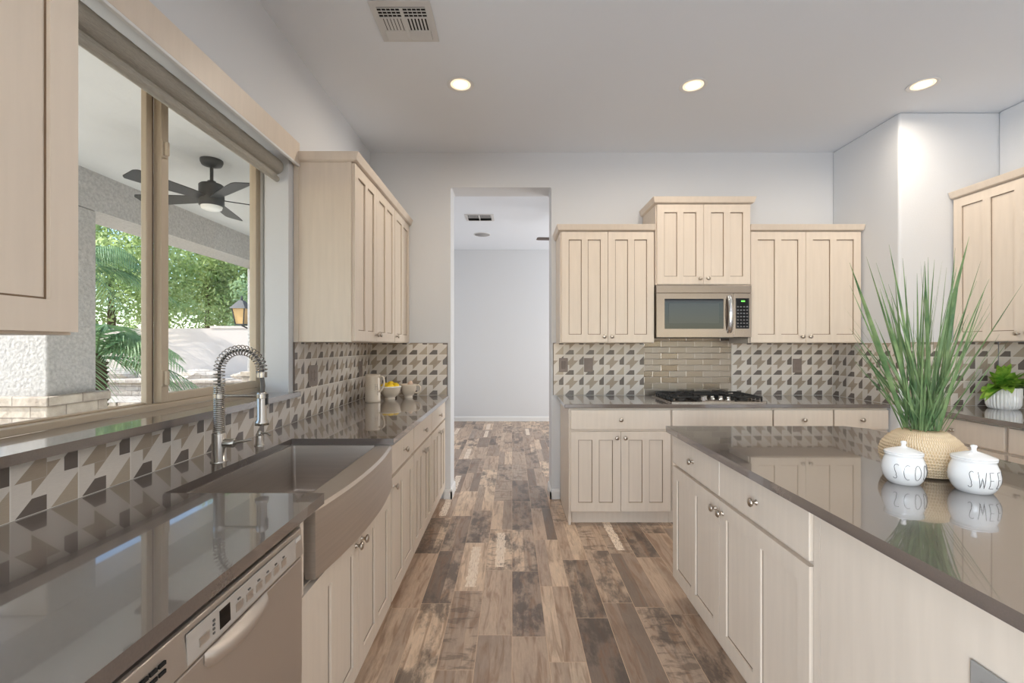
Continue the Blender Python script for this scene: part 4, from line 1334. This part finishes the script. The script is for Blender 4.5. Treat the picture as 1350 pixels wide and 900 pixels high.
# ------------------------------------------------------------------ outdoors
PZ = 2.75
structure(MB().box(-4.6, XO, -4.0, 9.0, -0.12, -0.02), 'patio_floor', 'concrete')
structure(MB().box(-40, -4.6, -10, 45, -0.3, -0.06), 'ground', 'gravel')
structure(MB().box(-3.74, XO, -3.0, 9.0, PZ, PZ + 0.2), 'patio_ceiling', 'patio_paint')
structure(MB().box(-3.74, -3.37, -3.0, 9.0, 2.44, PZ), 'patio_beam', 'stucco')
def column(label, y0, y1):
    root = thing('patio_column', label, 'column', (-3.555, (y0 + y1) / 2, -0.02), 0, 'patio columns')
    h = (y1 - y0) / 2
    MB().box(-0.185, 0.185, -h, h, 0.0, 2.459).build('shaft', 'stucco', root, bevel=0.012)
    s_ = MB().box(-0.235, 0.235, -h - 0.05, h + 0.05, 0.0, 0.93)
    s_.box(-0.25, 0.25, -h - 0.065, h + 0.065, 0.93, 1.0)
    s_.build('stone_base', 'ledge_stone', root, bevel=0.008)
column('thick stucco patio column with stone base left of the palm', 3.30, 3.69)
column('distant stucco patio column carrying the wall lantern', 6.43, 6.82)

ceiling_fan('black patio ceiling fan with five blades outside the window', (-2.27, 3.44, PZ), 0.295, 0.56, R(-38), 'fan_black')

# back-yard wall and terraces
structure(MB().box(-22, -1.6, 12.0, 12.25, -0.1, 1.80).box(-7.95, -6.6, 11.98, 12.27, 1.80, 1.86), 'wall_yard', 'yard_wall_paint')
def terrace(label, x0, x1, y0, y1, h, cap=0.06):
    root = thing('stone_planter', label, 'planter', ((x0 + x1) / 2, y0, -0.06), 0, 'garden terraces')
    a, b_ = x0 - (x0 + x1) / 2, x1 - (x0 + x1) / 2
    MB().box(a, b_, 0, y1 - y0, 0, h).build('stone_wall', 'ledge_stone', root, bevel=0.01)
    c_ = MB()
    x = a
    r_ = random.Random(int(h * 100))
    while x < b_ - 0.1:
        w_ = min(r_.uniform(0.35, 0.7), b_ - x)
        c_.box(x + 0.006, x + w_ - 0.006, -0.04 - r_.uniform(0, 0.03), 0.34, h, h + cap + r_.uniform(-.01, .015))
        x += w_
    c_.build('cap_stones', 'ledge_stone', root, bevel=0.012)
terrace('low front stone terrace edge across the yard', -9.0, -4.55, 7.2, 8.6, 0.45)
terrace('raised rear stone terrace below the yard wall', -12.0, -4.6, 9.0, 11.9, 0.66)
def boulder(label, x, y, z, sx, sy, sz, seed):
    r_ = random.Random(seed)
    bm = bmesh.new()
    bmesh.ops.create_icosphere(bm, subdivisions=2, radius=1)
    for v in bm.verts:
        k = 1 + r_.uniform(-.18, .12)
        v.co = Vector((v.co.x * sx * k, v.co.y * sy * k, max(-0.6, v.co.z) * sz * k))
    me = bpy.data.meshes.new('flat_rock'); bm.to_mesh(me); bm.free()
    me.materials.append(MATS['ledge_stone'])
    o = bpy.data.objects.new('flat_rock', me); C.objects.link(o)
    o.location = (x, y, 0.612 + 0.75 * sz)
    tag(o, label, 'rock', 'garden rocks')
boulder('flat rock on the terrace seen just right of the window mullion', -6.8, 9.85, 0.66, 0.45, 0.25, 0.13, 1)
boulder('flat rock on the terrace behind the palm trunk', -8.7, 9.95, 0.66, 0.55, 0.25, 0.15, 2)
boulder('flat rock on the terrace seen through the faucet arch', -5.7, 9.85, 0.66, 0.35, 0.22, 0.10, 3)

# trees
def tree(label, x, y, h, blobs, m, seed, n=2600, size=0.16, group='trees beyond the yard wall'):
    root = thing('tree', label, 'tree', (x, y, -0.06), 0, group)
    MB().tube([(0, 0, 0), (0.05, 0, h * 0.35), (0.0, 0.05, h * 0.7)], [0.16, 0.12, 0.05], 9).build('trunk', 'bark', root)
    r_ = random.Random(seed)
    mb = MB()
    for (bx, by, bz, br) in blobs:
        for k in range(int(n * br * br)):
            d = Vector((r_.gauss(0, 1), r_.gauss(0, 1), r_.gauss(0, 1))).normalized()
            rr = br * r_.uniform(0.45, 1.05)
            p = Vector((bx, by, bz)) + d * rr
            nn = (d + Vector((r_.gauss(0, .6), r_.gauss(0, .6), r_.gauss(0, .6)))).normalized()
            t = nn.orthogonal().normalized()
            t.rotate(Matrix.Rotation(r_.uniform(0, 6.28), 3, nn))
            s2 = nn.cross(t)
            L = size * r_.uniform(0.6, 1.3)
            mb.add([p - t * L * .5, p + s2 * L * .22, p + t * L * .5, p - s2 * L * .22], [(0, 1, 2, 3)])
    mb.build('crown', m, root)
def blobset(seed, n, rx, ry, z0, z1, r0, r1):
    r_ = random.Random(seed)
    return [(r_.uniform(-rx, rx), r_.uniform(-ry, ry), r_.uniform(z0, z1), r_.uniform(r0, r1)) for _ in range(n)]
tree('light green leafy tree behind the yard wall, left of the window mullion', -12.9, 14.6, 5.5, blobset(1, 22, 2.0, 0.8, 1.7, 6.0, 0.8, 1.25), 'leaf_tree', 1, 800)
tree('broad light green tree behind the yard wall, right of the mullion', -12.2, 18.2, 6.0, blobset(2, 26, 2.3, 0.9, 1.7, 6.2, 0.8, 1.3), 'leaf_tree', 2, 700)
tree('dark green conifer behind the yard wall, seen below the fan', -12.6, 22.5, 7.4, blobset(3, 24, 2.4, 0.9, 1.5, 7.0, 0.8, 1.4), 'leaf_tree_dark', 3, 600, 0.2)
tree('small grey green tree behind the yard wall, beside the lantern', -7.6, 14.6, 3.6, blobset(4, 9, 0.75, 0.5, 1.6, 3.2, 0.45, 0.7), 'leaf_tree_dark', 4, 1100)
tree('far bushy green tree at the left behind the patio column', -21.5, 15.6, 6.0, blobset(5, 14, 2.0, 1.0, 1.8, 6.4, 0.8, 1.3), 'leaf_tree', 5, 500)

def palm(label, x, y, th, fronds, L, seed, spread=(0.1, 1.2), zb=-0.06):
    root = thing('palm', label, 'palm', (x, y, zb), 0, 'garden palms')
    pr_ = []
    k = 0
    z = 0.0
    while z < th:
        pr_ += [(0.10, z), (0.135, z + 0.05)]
        z += 0.06
    pr_ += [(0.10, th), (0.03, th + 0.12)]
    MB().lathe(pr_, 14).build('trunk', 'bark', root)
    r_ = random.Random(seed)
    mb = MB()
    for k in range(fronds):
        a = 2 * PI * k / fronds * 2.618 + r_.uniform(-.2, .2)
        el = r_.uniform(*spread)
        LL = L * r_.uniform(0.8, 1.1)
        d = Vector((math.cos(a) * math.cos(el), math.sin(a) * math.cos(el), math.sin(el)))
        side = Vector((-math.sin(a), math.cos(a), 0))
        n = 26
        pts = []
        for i in range(n + 1):
            t = i / n
            pts.append(Vector((0, 0, th + 0.05)) + d * LL * t - Vector((0, 0, 1)) * LL * 0.62 * t * t)
        mb.tube(pts, [0.014 * (1 - 0.8 * i / n) for i in range(n + 1)], 5)
        for i in range(4, n + 1):
            t = i / n
            ll = LL * 0.34 * math.sin(PI * (0.12 + 0.83 * t)) + 0.05
            tg = (pts[min(i + 1, n)] - pts[i - 1]).normalized()
            for sgn in (-1, 1):
                dr = (side * sgn * 0.8 + tg * 0.75 - Vector((0, 0, 0.35 + r_.uniform(0, .25)))).normalized()
                q = pts[i]
                w_ = tg * 0.013
                mid = q + dr * ll * 0.5
                tip = q + dr * ll - Vector((0, 0, 1)) * ll * 0.18
                mb.add([q - w_, q + w_, mid + w_ * .8, mid - w_ * .8, tip], [(0, 1, 2, 3), (3, 2, 4)])
    mb.build('fronds', 'leaf_palm', root)
palm('feathery palm with drooping fronds and dark trunk beside the patio column', -5.35, 5.85, 1.20, 22, 1.30, 11, (0.0, 1.25))
palm('taller feathery palm mostly hidden behind the patio column', -10.0, 10.4, 2.5, 26, 1.9, 12, (-0.2, 1.1), 0.605)

# small grass clump at the column foot
gc = thing('grass_clump', 'thin pale grass clump at the foot of the patio column', 'plant', (-4.35, 4.95, -0.06))
mb = MB()
for k in range(70):
    a = rnd.uniform(0, 2 * PI); tilt = rnd.uniform(0.1, 0.9); L = rnd.uniform(0.55, 0.95)
    dirv = Vector((math.sin(tilt) * math.cos(a), math.sin(tilt) * math.sin(a), math.cos(tilt)))
    s_ = Vector((-math.sin(a), math.cos(a), 0)) * 0.006
    p = Vector((math.cos(a) * .05, math.sin(a) * .05, 0))
    q = p + dirv * L * .6; tp = p + dirv * L - Vector((0, 0, 0.15 * L))
    mb.add([p - s_, p + s_, q + s_ * .8, q - s_ * .8, tp], [(0, 1, 2, 3), (3, 2, 4)])
mb.build('blades', 'leaf_palm', gc)

# lantern on the distant column
ln = thing('wall_lantern', 'dark metal wall lantern with amber glass on the distant column', 'lantern', (-3.74, 6.60, 1.80))
MB().tube([(-0.001, 0, -0.16), (-0.10, 0, -0.20), (-0.18, 0, -0.16)], 0.012, 8).box(-0.012, 0, -0.05, 0.05, -0.22, -0.08).build('bracket', 'fan_black', ln)
def frustum(mb, c, w0, w1, z0, z1):
    v = [(c[0] + sx * w0, c[1] + sy * w0, z0) for sx, sy in ((-1, -1), (1, -1), (1, 1), (-1, 1))] + [(c[0] + sx * w1, c[1] + sy * w1, z1) for sx, sy in ((-1, -1), (1, -1), (1, 1), (-1, 1))]
    mb.add(v, [(0, 3, 2, 1), (4, 5, 6, 7)] + [(i, (i + 1) % 4, 4 + (i + 1) % 4, 4 + i) for i in range(4)])
    return mb
frustum(MB(), (-0.18, 0), 0.055, 0.085, -0.14, 0.08).build('glass', 'lamp_glass', ln)
lf = frustum(MB(), (-0.18, 0), 0.115, 0.03, 0.08, 0.20)
frustum(lf, (-0.18, 0), 0.06, 0.06, -0.16, -0.14)
for sx in (-1, 1):
    for sy in (-1, 1):
        lf.tube([(-0.18 + sx * 0.058, sy * 0.058, -0.14), (-0.18 + sx * 0.088, sy * 0.088, 0.08)], 0.008, 6)
lf.tube([(-0.18, 0, 0.20), (-0.18, 0, 0.27)], [0.02, 0.008], 8)
lf.build('frame', 'fan_black', ln)

# neighbour's house far behind the trees
nh = thing('house', 'pale neighbouring house with tiled roof behind the trees', 'house', (-15.6, 27.0, -0.1))
MB().box(-1.6, 4.0, 0, 4, 0, 4.0).build('wall', 'yard_wall_paint', nh)
MB().box(-1.9, 4.3, -0.35, -0.15, 3.9, 4.45).build('fascia', 'trim_white', nh)
MB().prism([(-0.35, 4.45), (4.3, 4.45), (2.0, 5.1)], -1.9, 4.3, 'x').build('roof', 'roof_tile', nh)
